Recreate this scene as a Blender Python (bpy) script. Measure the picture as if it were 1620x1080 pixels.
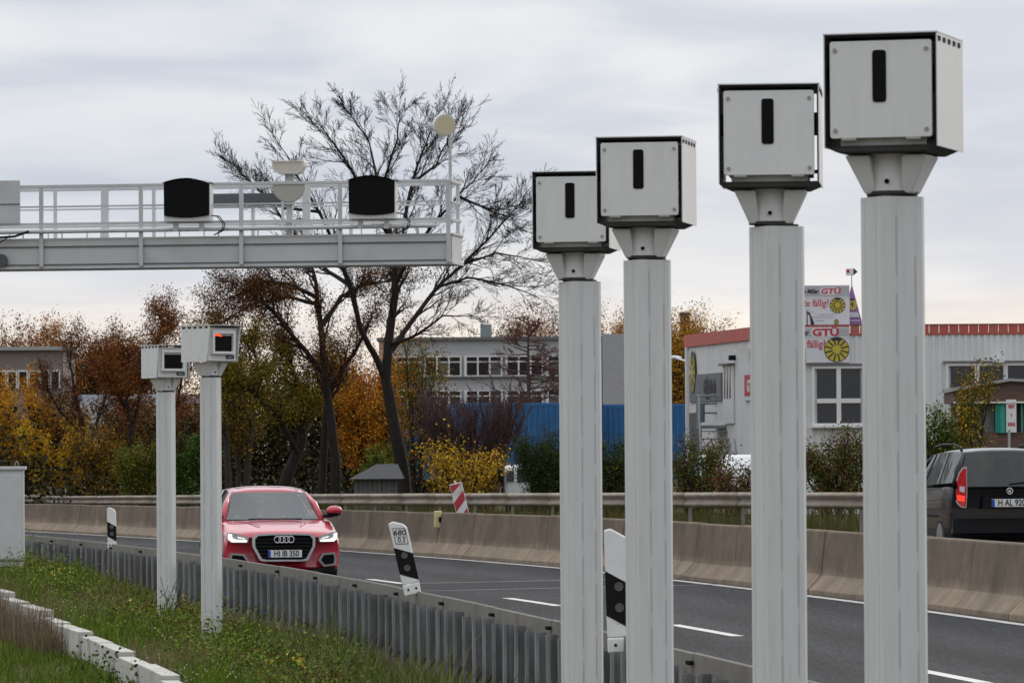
import bpy, math, random
import numpy as np
from mathutils import Matrix, Vector
scene = bpy.context.scene
for o in list(bpy.data.objects): bpy.data.objects.remove(o)
R = math.radians
# ------------------------------------------------------------------ camera
CAM_H = 1.9; FPX = 8400.0; PITCH = math.atan(185/FPX); ROLL = 0.0066
cd = bpy.data.cameras.new('camera'); cam = bpy.data.objects.new('camera', cd)
scene.collection.objects.link(cam)
cd.sensor_width = 36; cd.lens = 36*FPX/1620; cd.clip_start = 0.5; cd.clip_end = 6000
CM = Matrix.Translation((0,0,CAM_H)) @ Matrix.Rotation(math.pi/2+PITCH,4,'X') @ Matrix.Rotation(-ROLL,4,'Z')
cam.matrix_world = CM
cd.dof.use_dof = True; cd.dof.focus_distance = 62; cd.dof.aperture_fstop = 18
scene.camera = cam
# ------------------------------------------------------------------ world: overcast evening sky
SUN_AZ, SUN_EL = R(30), R(22)      # azimuth measured from +Y towards +X
w = bpy.data.worlds.new('World'); scene.world = w; w.use_nodes = True
nt = w.node_tree; nt.nodes.clear()
def N(t, **k):
    n = nt.nodes.new(t)
    for a, b in k.items(): setattr(n, a, b)
    return n
out = N('ShaderNodeOutputWorld'); bg = N('ShaderNodeBackground')
sky = N('ShaderNodeTexSky', sky_type='NISHITA', sun_disc=False)
sky.sun_elevation = SUN_EL; sky.sun_rotation = SUN_AZ; sky.dust_density = 3
tc = N('ShaderNodeTexCoord'); sx = N('ShaderNodeSeparateXYZ'); nt.links.new(tc.outputs['Generated'], sx.inputs[0])
ramp = N('ShaderNodeValToRGB'); cr = ramp.color_ramp
stops = [(0.0,(1.0,.82,.66)),(.015,(1.0,.87,.74)),(.026,(.97,.905,.825)),(.032,(.80,.815,.845)),(.045,(.65,.695,.765)),(.062,(.645,.695,.775)),(.080,(.70,.74,.80)),(.12,(.76,.79,.84)),(.4,(1.22,1.24,1.27)),(1.0,(1.95,1.97,2.0))]
while len(cr.elements) < len(stops): cr.elements.new(.5)
for e,(p,c) in zip(cr.elements, stops): e.position = p; e.color = (*c,1)
zmax = N('ShaderNodeMath', operation='MAXIMUM'); zmax.inputs[1].default_value = 0.0
nt.links.new(sx.outputs[2], zmax.inputs[0])
# cloud layer coordinates: the direction projected on a flat cloud base
za = N('ShaderNodeMath', operation='ADD'); za.inputs[1].default_value = .13; nt.links.new(zmax.outputs[0], za.inputs[0])
dx = N('ShaderNodeMath', operation='DIVIDE'); dy = N('ShaderNodeMath', operation='DIVIDE')
for dd, i in ((dx,0),(dy,1)):
    nt.links.new(sx.outputs[i], dd.inputs[0]); nt.links.new(za.outputs[0], dd.inputs[1])
cb = N('ShaderNodeCombineXYZ'); nt.links.new(dx.outputs[0], cb.inputs[0]); nt.links.new(dy.outputs[0], cb.inputs[1])
nz = N('ShaderNodeTexNoise'); nz.inputs['Scale'].default_value = 2.6; nz.inputs['Detail'].default_value = 7; nz.inputs['Roughness'].default_value = .50; nz.inputs['Distortion'].default_value = .35
nt.links.new(cb.outputs[0], nz.inputs['Vector'])
# the noise shifts the elevation (uneven cloud bands) and the brightness
ns = N('ShaderNodeMath', operation='MULTIPLY_ADD'); ns.inputs[1].default_value = .045; ns.inputs[2].default_value = -.0225
nt.links.new(nz.outputs[0], ns.inputs[0])
sc_ = N('ShaderNodeMath', operation='MULTIPLY'); nt.links.new(ns.outputs[0], sc_.inputs[0])
zn = N('ShaderNodeMath', operation='MULTIPLY'); zn.inputs[1].default_value = 14; zn.use_clamp = True
nt.links.new(zmax.outputs[0], zn.inputs[0]); nt.links.new(zn.outputs[0], sc_.inputs[1])
zz = N('ShaderNodeMath', operation='ADD'); nt.links.new(zmax.outputs[0], zz.inputs[0]); nt.links.new(sc_.outputs[0], zz.inputs[1])
nt.links.new(zz.outputs[0], ramp.inputs[0])
br = N('ShaderNodeValToRGB'); bc_ = br.color_ramp; bc_.interpolation = 'EASE'
for e_,(p_,c_) in zip([bc_.elements[0],bc_.elements[1]],((.34,(.84,.88,.955)),(.66,(1.12,1.105,1.08)))): e_.position = p_; e_.color = (*c_,1)
nt.links.new(nz.outputs[0], br.inputs[0])
vm = N('ShaderNodeVectorMath', operation='MULTIPLY'); nt.links.new(ramp.outputs[0], vm.inputs[0]); nt.links.new(br.outputs[0], vm.inputs[1])
sk = N('ShaderNodeVectorMath', operation='SCALE'); sk.inputs['Scale'].default_value = .10; nt.links.new(sky.outputs[0], sk.inputs[0])
mx = N('ShaderNodeMix', data_type='RGBA'); mx.inputs[0].default_value = .92
nt.links.new(sk.outputs[0], mx.inputs[6]); nt.links.new(vm.outputs[0], mx.inputs[7])
az = N('ShaderNodeMath', operation='MULTIPLY_ADD'); az.inputs[1].default_value = .17; az.inputs[2].default_value = .84; nt.links.new(sx.outputs[1], az.inputs[0])   # the evening side of the sky is the brighter one
va = N('ShaderNodeVectorMath', operation='SCALE'); nt.links.new(mx.outputs[2], va.inputs[0]); nt.links.new(az.outputs[0], va.inputs['Scale'])
nt.links.new(va.outputs[0], bg.inputs[0]); bg.inputs[1].default_value = 1.0
nt.links.new(bg.outputs[0], out.inputs[0])
# ------------------------------------------------------------------ sun behind cloud
sd = bpy.data.lights.new('sun','SUN'); sun = bpy.data.objects.new('sun', sd); scene.collection.objects.link(sun)
sd.energy = .9; sd.angle = R(28); sd.color = (1,.90,.80)
sv = Vector((math.sin(SUN_AZ)*math.cos(SUN_EL), math.cos(SUN_AZ)*math.cos(SUN_EL), math.sin(SUN_EL)))
sun.rotation_euler = sv.to_track_quat('Z','Y').to_euler(); sun.location = (30,20,60)
vs = scene.view_settings; vs.view_transform = 'Standard'; vs.look = 'None'; vs.exposure = 0.0; vs.gamma = 1; vs.use_curve_mapping = False
scene.render.engine = 'CYCLES'
try: scene.cycles.use_denoising = True
except Exception: pass
scene.cycles.max_bounces = 6; scene.cycles.transparent_max_bounces = 8

# ------------------------------------------------------------------ materials
MATS = {}
def mat(name, col, rough=.6, metal=0.0, var=0.0, scale=6.0, stretch=(1,1,1), bump=0.0, bscale=40.0, dirt=None, dscale=3.0, dthr=(.5,.75), coat=0.0, emit=None, island=None, spec=.5, trans=0.0, rnd=0.0):
    if name in MATS: return MATS[name]
    m = bpy.data.materials.new(name); m.use_nodes = True; t = m.node_tree; b = t.nodes['Principled BSDF']
    L = t.links.new
    b.inputs['Base Color'].default_value = (*col,1); b.inputs['Roughness'].default_value = rough; b.inputs['Metallic'].default_value = metal
    b.inputs['Specular IOR Level'].default_value = spec
    if coat: b.inputs['Coat Weight'].default_value = coat; b.inputs['Coat Roughness'].default_value = .04
    if emit: b.inputs['Emission Color'].default_value = (*emit[0],1); b.inputs['Emission Strength'].default_value = emit[1]
    c = t.nodes.new('ShaderNodeTexCoord'); mp = t.nodes.new('ShaderNodeMapping'); mp.inputs['Scale'].default_value = stretch
    src = c.outputs['Object']
    cur = None
    if island:
        g = t.nodes.new('ShaderNodeNewGeometry'); r = t.nodes.new('ShaderNodeValToRGB'); e = r.color_ramp
        while len(e.elements) < len(island): e.elements.new(.5)
        for k,(el,cc) in enumerate(zip(e.elements, island)): el.position = k/(len(island)-1); el.color = (*cc,1)
        L(g.outputs['Random Per Island'], r.inputs[0]); cur = r.outputs[0]
    if var or dirt is not None or bump:
        L(src, mp.inputs[0]); oi = t.nodes.new('ShaderNodeObjectInfo'); sc = t.nodes.new('ShaderNodeVectorMath'); sc.operation = 'MULTIPLY'; sc.inputs[1].default_value = (53,31,17)
        L(oi.outputs['Random'], sc.inputs[0]); L(sc.outputs[0], mp.inputs['Location'])
    if var:
        n = t.nodes.new('ShaderNodeTexNoise'); n.inputs['Scale'].default_value = scale; n.inputs['Detail'].default_value = 6; n.inputs['Roughness'].default_value = .62
        L(mp.outputs[0], n.inputs['Vector'])
        mr = t.nodes.new('ShaderNodeMapRange'); mr.inputs[1].default_value = .28; mr.inputs[2].default_value = .72
        mr.inputs[3].default_value = 1-var; mr.inputs[4].default_value = 1+var; L(n.outputs[0], mr.inputs[0])
        v = t.nodes.new('ShaderNodeVectorMath'); v.operation = 'SCALE'
        if cur is not None: L(cur, v.inputs[0])
        else: v.inputs[0].default_value = col
        L(mr.outputs[0], v.inputs['Scale']); cur = v.outputs[0]
    if dirt is not None:
        n = t.nodes.new('ShaderNodeTexNoise'); n.inputs['Scale'].default_value = dscale; n.inputs['Detail'].default_value = 8; n.inputs['Roughness'].default_value = .65
        L(mp.outputs[0], n.inputs['Vector'])
        mr = t.nodes.new('ShaderNodeMapRange'); mr.inputs[1].default_value = dthr[0]; mr.inputs[2].default_value = dthr[1]; L(n.outputs[0], mr.inputs[0])
        mxx = t.nodes.new('ShaderNodeMix'); mxx.data_type = 'RGBA'; L(mr.outputs[0], mxx.inputs[0])
        if cur is not None: L(cur, mxx.inputs[6])
        else: mxx.inputs[6].default_value = (*col,1)
        mxx.inputs[7].default_value = (*dirt,1); cur = mxx.outputs[2]
    if rnd:
        o2 = t.nodes.new('ShaderNodeObjectInfo'); m2 = t.nodes.new('ShaderNodeMapRange'); m2.inputs[3].default_value = 1-rnd; m2.inputs[4].default_value = 1+rnd; L(o2.outputs['Random'], m2.inputs[0])
        v2 = t.nodes.new('ShaderNodeVectorMath'); v2.operation = 'SCALE'; L(cur, v2.inputs[0]); L(m2.outputs[0], v2.inputs['Scale']); cur = v2.outputs[0]
    if cur is not None: L(cur, b.inputs['Base Color'])
    if bump:
        n = t.nodes.new('ShaderNodeTexNoise'); n.inputs['Scale'].default_value = bscale; n.inputs['Detail'].default_value = 4
        L(mp.outputs[0], n.inputs['Vector']); bp = t.nodes.new('ShaderNodeBump'); bp.inputs['Strength'].default_value = bump; bp.inputs['Distance'].default_value = .02
        L(n.outputs[0], bp.inputs['Height']); L(bp.outputs[0], b.inputs['Normal'])
    if trans:
        o = t.nodes['Material Output']; tb = t.nodes.new('ShaderNodeBsdfTransparent'); ms = t.nodes.new('ShaderNodeMixShader')
        tb.inputs[0].default_value = (.80,.86,.84,1)
        ms.inputs[0].default_value = trans; L(b.outputs[0], ms.inputs[1]); L(tb.outputs[0], ms.inputs[2]); L(ms.outputs[0], o.inputs[0])
    MATS[name] = m; return m

# ------------------------------------------------------------------ mesh helpers
COL = scene.collection
class MB:
    def __init__(s): s.v = []; s.f = []
    def add(s, vs, fs):
        o = len(s.v); s.v += [tuple(p) for p in vs]; s.f += [tuple(i+o for i in f) for f in fs]; return s
    def box(s, c, d, rz=0, rx=0, ry=0):
        hx,hy,hz = d[0]/2,d[1]/2,d[2]/2
        M = Matrix.Translation(c) @ Matrix.Rotation(rz,4,'Z') @ Matrix.Rotation(ry,4,'Y') @ Matrix.Rotation(rx,4,'X')
        vs = [M @ Vector((x,y,z)) for x in (-hx,hx) for y in (-hy,hy) for z in (-hz,hz)]
        return s.add(vs, [(0,1,3,2),(4,6,7,5),(0,4,5,1),(2,3,7,6),(0,2,6,4),(1,5,7,3)])
    def prism(s, a, b):      # two matching loops
        n = len(a); fs = [tuple(range(n))[::-1], tuple(range(n,2*n))] + [(i,(i+1)%n,n+(i+1)%n,n+i) for i in range(n)]
        return s.add(list(a)+list(b), fs)
    def pz(s, poly, z0, z1): return s.prism([(x,y,z0) for x,y in poly], [(x,y,z1) for x,y in poly])
    def py(s, poly, y0, y1): return s.prism([(x,y0,z) for x,z in poly], [(x,y1,z) for x,z in poly])
    def px(s, poly, x0, x1): return s.prism([(x0,y,z) for y,z in poly], [(x1,y,z) for y,z in poly])
    def tube(s, pts, rad, n=8, cap=True):
        pts = [Vector(p) for p in pts]
        if not hasattr(rad,'__len__'): rad = [rad]*len(pts)
        o = len(s.v); u = None
        for i,p in enumerate(pts):
            t = (pts[min(i+1,len(pts)-1)]-pts[max(i-1,0)])
            t = t.normalized() if t.length > 1e-9 else Vector((0,0,1))
            if u is None: u = t.orthogonal().normalized()
            else:
                u = u - t*u.dot(t); u = u.normalized() if u.length > 1e-6 else t.orthogonal().normalized()
            w2 = t.cross(u)
            for k in range(n):
                a = 2*math.pi*k/n; s.v.append(tuple(p+(u*math.cos(a)+w2*math.sin(a))*rad[i]))
        for i in range(len(pts)-1):
            for k in range(n):
                k2 = (k+1)%n; s.f.append((o+i*n+k, o+i*n+k2, o+(i+1)*n+k2, o+(i+1)*n+k))
        if cap:
            s.f.append(tuple(o+k for k in range(n))[::-1]); q = o+(len(pts)-1)*n; s.f.append(tuple(q+k for k in range(n)))
        return s
    def grid(s, rows):
        o = len(s.v); n = len(rows[0])
        for r in rows: s.v += [tuple(p) for p in r]
        for i in range(len(rows)-1):
            for k in range(n-1): s.f.append((o+i*n+k, o+i*n+k+1, o+(i+1)*n+k+1, o+(i+1)*n+k))
        return s
    def ring(s, outer, inner, y0, y1):   # frame between two xz loops
        n = len(outer); vs = [(x,y0,z) for x,z in outer]+[(x,y0,z) for x,z in inner]+[(x,y1,z) for x,z in outer]+[(x,y1,z) for x,z in inner]
        fs = []
        for i in range(n):
            j = (i+1)%n
            fs += [(i,j,n+j,n+i),(2*n+i,3*n+i,3*n+j,2*n+j),(i,2*n+i,2*n+j,j),(n+i,n+j,3*n+j,3*n+i)]
        return s.add(vs, fs)
    def torus(s, c, Rr, r, n=20, m=8, axis='y'):
        rows = []
        for i in range(n+1):
            a = 2*math.pi*i/n; row = []
            for k in range(m+1):
                b = 2*math.pi*k/m; q = Rr+r*math.cos(b); p = (q*math.cos(a), r*math.sin(b), q*math.sin(a))
                row.append((c[0]+p[0], c[1]+p[1], c[2]+p[2]))
            rows.append(row)
        return s.grid(rows)
    def ball(s, c, r, n=10, m=7):
        rows = []
        for i in range(m+1):
            a = math.pi*i/m - math.pi/2
            rows.append([(c[0]+r[0]*math.cos(a)*math.cos(2*math.pi*k/n), c[1]+r[1]*math.cos(a)*math.sin(2*math.pi*k/n), c[2]+r[2]*math.sin(a)) for k in range(n+1)])
        return s.grid(rows)
    def build(s, name, m, parent=None, smooth=False, bevel=0, fix=True):
        me = bpy.data.meshes.new(name); me.from_pydata(s.v, [], s.f); me.validate()
        if fix:
            import bmesh
            bm = bmesh.new(); bm.from_mesh(me)
            if smooth: bmesh.ops.remove_doubles(bm, verts=bm.verts, dist=1e-5)
            bmesh.ops.recalc_face_normals(bm, faces=bm.faces); bm.to_mesh(me); bm.free()
        o = bpy.data.objects.new(name, me); COL.objects.link(o); me.materials.append(m)
        if smooth:
            me.polygons.foreach_set('use_smooth', [True]*len(me.polygons))
            if smooth != 'full':
                try: me.set_sharp_from_angle(angle=R(38))
                except Exception: pass
        if bevel:
            bv = o.modifiers.new('bevel','BEVEL'); bv.width = bevel; bv.segments = 2; bv.limit_method = 'ANGLE'; bv.angle_limit = R(40)
        if parent: o.parent = parent
        return o
def npmesh(name, V, F, m, parent=None, smooth=False):      # numpy arrays, all faces the same size
    me = bpy.data.meshes.new(name); k = F.shape[1]
    me.vertices.add(len(V)); me.vertices.foreach_set('co', V.astype(np.float32).ravel())
    me.loops.add(F.size); me.loops.foreach_set('vertex_index', F.astype(np.int32).ravel())
    me.polygons.add(len(F)); me.polygons.foreach_set('loop_start', np.arange(0,F.size,k,dtype=np.int32)); me.polygons.foreach_set('loop_total', np.full(len(F),k,dtype=np.int32))
    me.update(); me.validate(); me.materials.append(m)
    if smooth: me.polygons.foreach_set('use_smooth', [True]*len(me.polygons))
    o = bpy.data.objects.new(name, me); COL.objects.link(o)
    if parent: o.parent = parent
    return o
def tag(o, label, cat, group=None):
    o['label'] = label; o['category'] = cat
    if group: o['group'] = group
    return o
def thing(name, label, cat, loc=(0,0,0), rz=0, group=None):
    o = bpy.data.objects.new(name, None); COL.objects.link(o); o.location = loc; o.rotation_euler = (0,0,rz); o.empty_display_size = .2
    return tag(o, label, cat, group)
def kind(o, k): o['kind'] = k; return o
def copy_tree(o, parent=None):
    c = o.copy(); COL.objects.link(c)
    if parent: c.parent = parent
    for ch in o.children: copy_tree(ch, c)
    return c
def text(name, s, size, m, parent, loc, rot=(math.pi/2,0,0), align='CENTER', bold=0.0, ext=.002, sx=1.0, shear=0):
    cu = bpy.data.curves.new(name,'FONT'); cu.body = s; cu.size = size; cu.align_x = align; cu.align_y = 'CENTER'; cu.offset = bold; cu.extrude = ext; cu.resolution_u = 3; cu.shear = shear
    t = bpy.data.objects.new(name, cu); COL.objects.link(t)
    dg = bpy.context.evaluated_depsgraph_get(); me = bpy.data.meshes.new_from_object(t.evaluated_get(dg)); bpy.data.objects.remove(t)
    o = bpy.data.objects.new(name, me); COL.objects.link(o); me.materials.clear(); me.materials.append(m); o.parent = parent
    o.location = loc; o.rotation_euler = rot; o.scale = (sx,1,1); return o
def P(px, py, d):           # world point at depth d (metres along +Y) seen at photo pixel px, py
    q = CM.to_3x3() @ Vector(((px-810)/FPX, -(py-540)/FPX, -1)); k = d/q.y
    return Vector((q.x*k, d, CAM_H+q.z*k))
def lerp(x, xs, ys): return float(np.interp(x, xs, ys))
rng = random.Random(7); nr = np.random.default_rng(11)

# ------------------------------------------------------------------ road alignment
_d = np.arange(-60, 3001, 1.0)
_s = np.interp(_d, [-60,0,40,60,75,90,110,140,250,400], [-.10,-.10,-.117,-.142,-.18,-.20,-.255,-.30,-.36,-.36])
_F = np.concatenate([[0], np.cumsum((_s[1:]+_s[:-1])/2)]); _F = _F - np.interp(45,_d,_F) + .41
def FX(d): return float(np.interp(d,_d,_F))                      # steel fence line, verge side of the road
def SL(d): return float(np.interp(d,_d,_s))
def EX(d): return FX(d)+lerp(d,[0,60,90,200],[7.3,7.45,8.25,8.2])   # foot of the concrete barrier
def GX(d): return max(6.6-.23*(d-97), EX(d)+6.0)                 # far guard rail
def ZO(d): return lerp(d,[60,80,106,145,200],[.44,.43,.42,.22,-.12])
def ZV(d): return lerp(d,[20,55,70,78,86,95,110],[-.75,-.62,-.52,-.47,-.28,-.10,-.02])
def ZW(d): return lerp(d,[56,64,76,85,92],[-.62,-.55,-.42,-.20,-.08])   # top of the block wall
WU = -2.25
def ang(d): return math.atan(-SL(d))     # rotation of things aligned with the road

# ------------------------------------------------------------------ ground
soil = mat('soil_grass', (.06,.062,.022), .95, var=.5, scale=.9, dirt=(.075,.055,.03), dscale=.5, dthr=(.42,.62), bump=.8, bscale=14, spec=.1)
ds = list(range(-40,56,12))+list(range(56,216,3))+[230,260,300,360,440,550,800,1300,2900]
rows = []
for d in ds:
    w_ = EX(d)-FX(d); g = GX(d)-FX(d); zv = ZV(d); zo = ZO(d)
    cols = [(-2800,.3),(-400,-.4),(-60,-1.3),(-20,zv-.75),(-6,zv-.42),(WU-.12,zv-.32),(WU+.2,zv),(-1.0,zv+.02),(-.25,zv+.12),(0.03,-.06),(w_+.75,-.06),(w_+.8,zo-.06),(g-.2,zo-.06),(g+.2,zo-.02),(g+6,zo-.05),(g+30,.15),(g+400,.3),(2800,.4)]
    rows.append([(FX(d)+u,d,z) for u,z in cols])
gr = MB().grid(rows).build('ground', soil, smooth=True); kind(gr,'structure')
asph = mat('asphalt', (.050,.051,.053), .9, var=.32, scale=.7, stretch=(2.2,.10,1), dirt=(.016,.0165,.018), dscale=16, dthr=(.42,.72), bump=.5, bscale=90, spec=.12)
dr = list(range(-40,50,6))+list(range(50,230,2))+[260,300]
NU = 29
rd = MB().grid([[(FX(d)+u*(EX(d)-FX(d)+.1)+.05,d,0) for u in np.linspace(0,1,NU)] for d in dr]).build('road', asph, fix=False); kind(rd,'structure')
_lat = rd.data.attributes.new('lateral','FLOAT','POINT'); _lat.data.foreach_set('value', [float(u)*7.6 for d in dr for u in np.linspace(0,1,NU)])
_t = asph.node_tree; _b = _t.nodes['Principled BSDF']; _src = _b.inputs['Base Color'].links[0].from_socket      # polished wheel tracks along each lane
_at = _t.nodes.new('ShaderNodeAttribute'); _at.attribute_name = 'lateral'
_m1 = _t.nodes.new('ShaderNodeMath'); _m1.operation = 'MULTIPLY_ADD'; _m1.inputs[1].default_value = 2*math.pi/1.72; _m1.inputs[2].default_value = -1.1*2*math.pi/1.72; _t.links.new(_at.outputs['Fac'], _m1.inputs[0])
_m2 = _t.nodes.new('ShaderNodeMath'); _m2.operation = 'COSINE'; _t.links.new(_m1.outputs[0], _m2.inputs[0])
_m3 = _t.nodes.new('ShaderNodeMapRange'); _m3.inputs[1].default_value = -1; _m3.inputs[2].default_value = 1; _m3.inputs[3].default_value = 1.14; _m3.inputs[4].default_value = .86; _t.links.new(_m2.outputs[0], _m3.inputs[0])
_v = _t.nodes.new('ShaderNodeVectorMath'); _v.operation = 'SCALE'; _t.links.new(_src, _v.inputs[0]); _t.links.new(_m3.outputs[0], _v.inputs['Scale']); _t.links.new(_v.outputs[0], _b.inputs['Base Color'])
ro = MB().grid([[(EX(d)+.62+u*(GX(d)-EX(d)-1.0),d,ZO(d)) for u in (0,.5,1)] for d in dr]).build('opposite_road', asph, smooth=True); kind(ro,'structure')
paint = mat('road_paint', (.62,.61,.58), .6, var=.15, scale=3, dirt=(.22,.21,.2), dscale=5, dthr=(.52,.72))
def strip(fn, d0, d1, w, z=.004, step=2):
    n = max(2,int((d1-d0)/step)+1); dd = np.linspace(d0,d1,n)
    return MB().grid([[(fn(d)-w/2,d,z),(fn(d)+w/2,d,z)] for d in dd])
strip(lambda d: EX(d)-.22, 20, 230, .16).build('edge_line', paint, rd)
strip(lambda d: FX(d)+.55, 20, 230, .16).build('edge_line', paint, rd)
for k in range(-3,9): strip(lambda d: FX(d)+3.45, 68.4+12*k, 72.4+12*k, .15).build('lane_dash', paint, rd)
for k in range(2,12): strip(lambda d: (EX(d)+.6+GX(d))/2, 68.4+12*k, 72.4+12*k, .15, .0).build('lane_dash', paint, ro).location.z = .3
seal = mat('joint_sealant', (.15,.15,.155), .35, var=.15)
for d0 in (79.5,75.2):       # cuts of the detector loops across the lanes
    MB().grid([[(FX(d0)+u, d0+(u-.6)*.62, .004),(FX(d0)+u, d0+(u-.6)*.62+.17, .004)] for u in np.linspace(.6,7.6,12)]).build('loop_cut', seal, rd)
MB().grid([[(FX(77)+u, 75.55+(u-.6)*.62, .002),(FX(77)+u, 79.35+(u-.6)*.62, .002)] for u in np.linspace(.7,7.4,12)]).build('asphalt_patch', mat('patch_asphalt',(.030,.031,.033),.9,var=.25,scale=3,spec=.12), rd)
# ------------------------------------------------------------------ concrete barrier
conc = mat('barrier_concrete', (.30,.235,.172), .9, var=.22, scale=6, stretch=(1,.8,.7), dirt=(.20,.16,.12), dscale=1.3, dthr=(.40,.66), bump=.35, bscale=50, spec=.2)
_t = conc.node_tree; _b = _t.nodes['Principled BSDF']; _src = _b.inputs['Base Color'].links[0].from_socket
_tc = _t.nodes.new('ShaderNodeTexCoord'); _sp = _t.nodes.new('ShaderNodeSeparateXYZ'); _t.links.new(_tc.outputs['Object'], _sp.inputs[0])
_nz = _t.nodes.new('ShaderNodeTexNoise'); _nz.inputs['Scale'].default_value = 1.6; _nz.inputs['Detail'].default_value = 7; _t.links.new(_tc.outputs['Object'], _nz.inputs['Vector'])
_ma = _t.nodes.new('ShaderNodeMath'); _ma.operation = 'MULTIPLY_ADD'; _ma.inputs[1].default_value = .30; _t.links.new(_nz.outputs[0], _ma.inputs[0]); _t.links.new(_sp.outputs[2], _ma.inputs[2])
_mr = _t.nodes.new('ShaderNodeMapRange'); _mr.inputs[1].default_value = .40; _mr.inputs[2].default_value = .52; _t.links.new(_ma.outputs[0], _mr.inputs[0])
_mx = _t.nodes.new('ShaderNodeMix'); _mx.data_type = 'RGBA'; _mx.blend_type = 'MULTIPLY'; _t.links.new(_mr.outputs[0], _mx.inputs[0]); _t.links.new(_src, _mx.inputs[6]); _mx.inputs[7].default_value = (.66,.66,.67,1); _t.links.new(_mx.outputs[2], _b.inputs['Base Color'])   # grown-over upper half, scrubbed foot, ragged edge between
cbr = thing('concrete_barrier', 'long weathered brown concrete safety barrier between the two carriageways', 'barrier', (EX(60),60,0))
prof = [(0,-.05),(0,.075),(.02,.085),(.185,.27),(.255,.86),(.275,.875),(.405,.875),(.425,.86),(.62,-.05)]
org = Vector((EX(60),60,0))
d = 40.0; k = 0
while d < 222:
    step = 3.05; dd = np.linspace(d+.022, d+step-.022, 3)
    loops = []
    for q in dd:
        a = ang(q); n = Vector((math.cos(a),math.sin(a),0))
        jz = 0.006*math.sin(k*2.3)
        hs_ = lerp(q,[95,150],[1,.83]); loops.append([Vector((EX(q),q,0))+n*(u+.004*math.sin(k*5.1))+Vector((0,0,z*hs_+jz))-org for u,z in prof])
    m = MB(); n_ = len(prof)
    for l in loops: m.v += [tuple(p) for p in l]
    for i in range(2):
        for j in range(n_-1): m.f.append((i*n_+j,i*n_+j+1,(i+1)*n_+j+1,(i+1)*n_+j))
    m.f.append(tuple(range(n_))); m.f.append(tuple(range(2*n_,3*n_)))
    m.build('barrier_element', conc, cbr, bevel=.012)
    d += step; k += 1
# reflector box on the barrier
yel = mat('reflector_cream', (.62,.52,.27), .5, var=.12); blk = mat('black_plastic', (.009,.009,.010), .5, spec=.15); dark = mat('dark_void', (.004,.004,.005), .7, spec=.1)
q = 104.0; t = thing('barrier_reflector', 'small cream reflector box clipped on top of the brown concrete barrier', 'reflector', (EX(q)+.20,q,.56), ang(q))
MB().box((0,0,.16),(.16,.07,.33)).build('reflector_body', yel, t, bevel=.02); MB().box((.1,-.05,.16),(.20,.10,.10)).build('clip', blk, t, bevel=.02); MB().box((0,.1,.1),(.06,.2,.05)).build('bracket', blk, t)

# ------------------------------------------------------------------ far guard rail
galv = mat('guard_rail_steel', (.27,.225,.165), .6, metal=.05, var=.2, scale=2, dirt=(.12,.10,.075), dscale=1.6, dthr=(.48,.75))
gpost = mat('guard_post', (.20,.195,.175), .55, metal=.3, var=.2)
GZ = lambda d: lerp(d,[60,97,106,145,200],[1.26,1.24,1.20,.97,.60])
gt = thing('guard_rail', 'two-wave steel guard rail on posts along the far edge of the opposite road', 'guard rail', (GX(97),97,0))
og = Vector((GX(97),97,0))
wp = [(-.02,.0),(-.07,-.045),(-.075,-.075),(-.02,-.125),(-.005,-.155),(-.02,-.185),(-.075,-.235),(-.07,-.265),(-.02,-.31)]
d = 66.0; k = 0
while d < 216:
    m = MB(); rows = []
    for q in np.linspace(d-.08, d+4.0, 3):
        a = math.atan(.23); n = Vector((math.cos(a),math.sin(a),0)); z0 = GZ(q)+(.001 if k%2 else -.001)
        rows.append([Vector((GX(q),q,z0+z))+n*(u+(.002 if k%2 else -.002))-og for u,z in wp])
    o = MB().grid(rows).build('rail_segment', galv, gt, smooth='full'); sm = o.modifiers.new('solid','SOLIDIFY'); sm.thickness = .006
    zb = ZO(d)-.1
    MB().box((GX(d)-og.x+.06,d-og.y+.02,(GZ(d)-.05+zb)/2),(.05,.10,GZ(d)-.05-zb), math.atan(.23)).build('post', gpost, gt)
    d += 4.0; k += 1
# red and white beacon leaning over the barrier
q = 113.0; b0 = P(738,812,q); white = mat('sign_white', (.72,.72,.70), .5, var=.12, scale=5, dirt=(.3,.29,.27), dscale=3, dthr=(.55,.8)); red = mat('sign_red', (.46,.035,.045), .5, var=.1)
bt = thing('warning_beacon', 'leaning red and white striped warning beacon behind the concrete barrier', 'beacon', (b0.x,q,ZO(q)))
bt.rotation_euler = (0, R(-13), 0)
hb = P(738,762,q).z-ZO(q)
W = .125
MB().box((0,0,hb-.5),(.27,.035,1.0)).build('board', white, bt, bevel=.01)
def clipstripe(z0):      # oblique stripe, kept inside the board
    pts = []
    for x,dz in ((-W,0),(W,.22)):
        pts.append((x,z0+dz))
    for x,dz in ((W,.22),(-W,0)):
        pts.append((x,z0+dz+.2))
    top, bot = hb-.02, hb-.98
    return [(x,min(max(z,bot),top)) for x,z in pts]
for z0 in (hb-.20,hb-.60,hb-.98): MB().py(clipstripe(z0), -.024,-.0185).build('stripe', red, bt)
MB().tube([(0,.02,0),(0,.02,hb+.02)], .02, 8).build('mast', gpost, bt); MB().box((0,.02,hb+.03),(.05,.05,.06)).build('cap', white, bt); MB().box((.02,.02,.02),(.7,.45,.1)).build('foot', blk, bt, bevel=.02)

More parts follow.
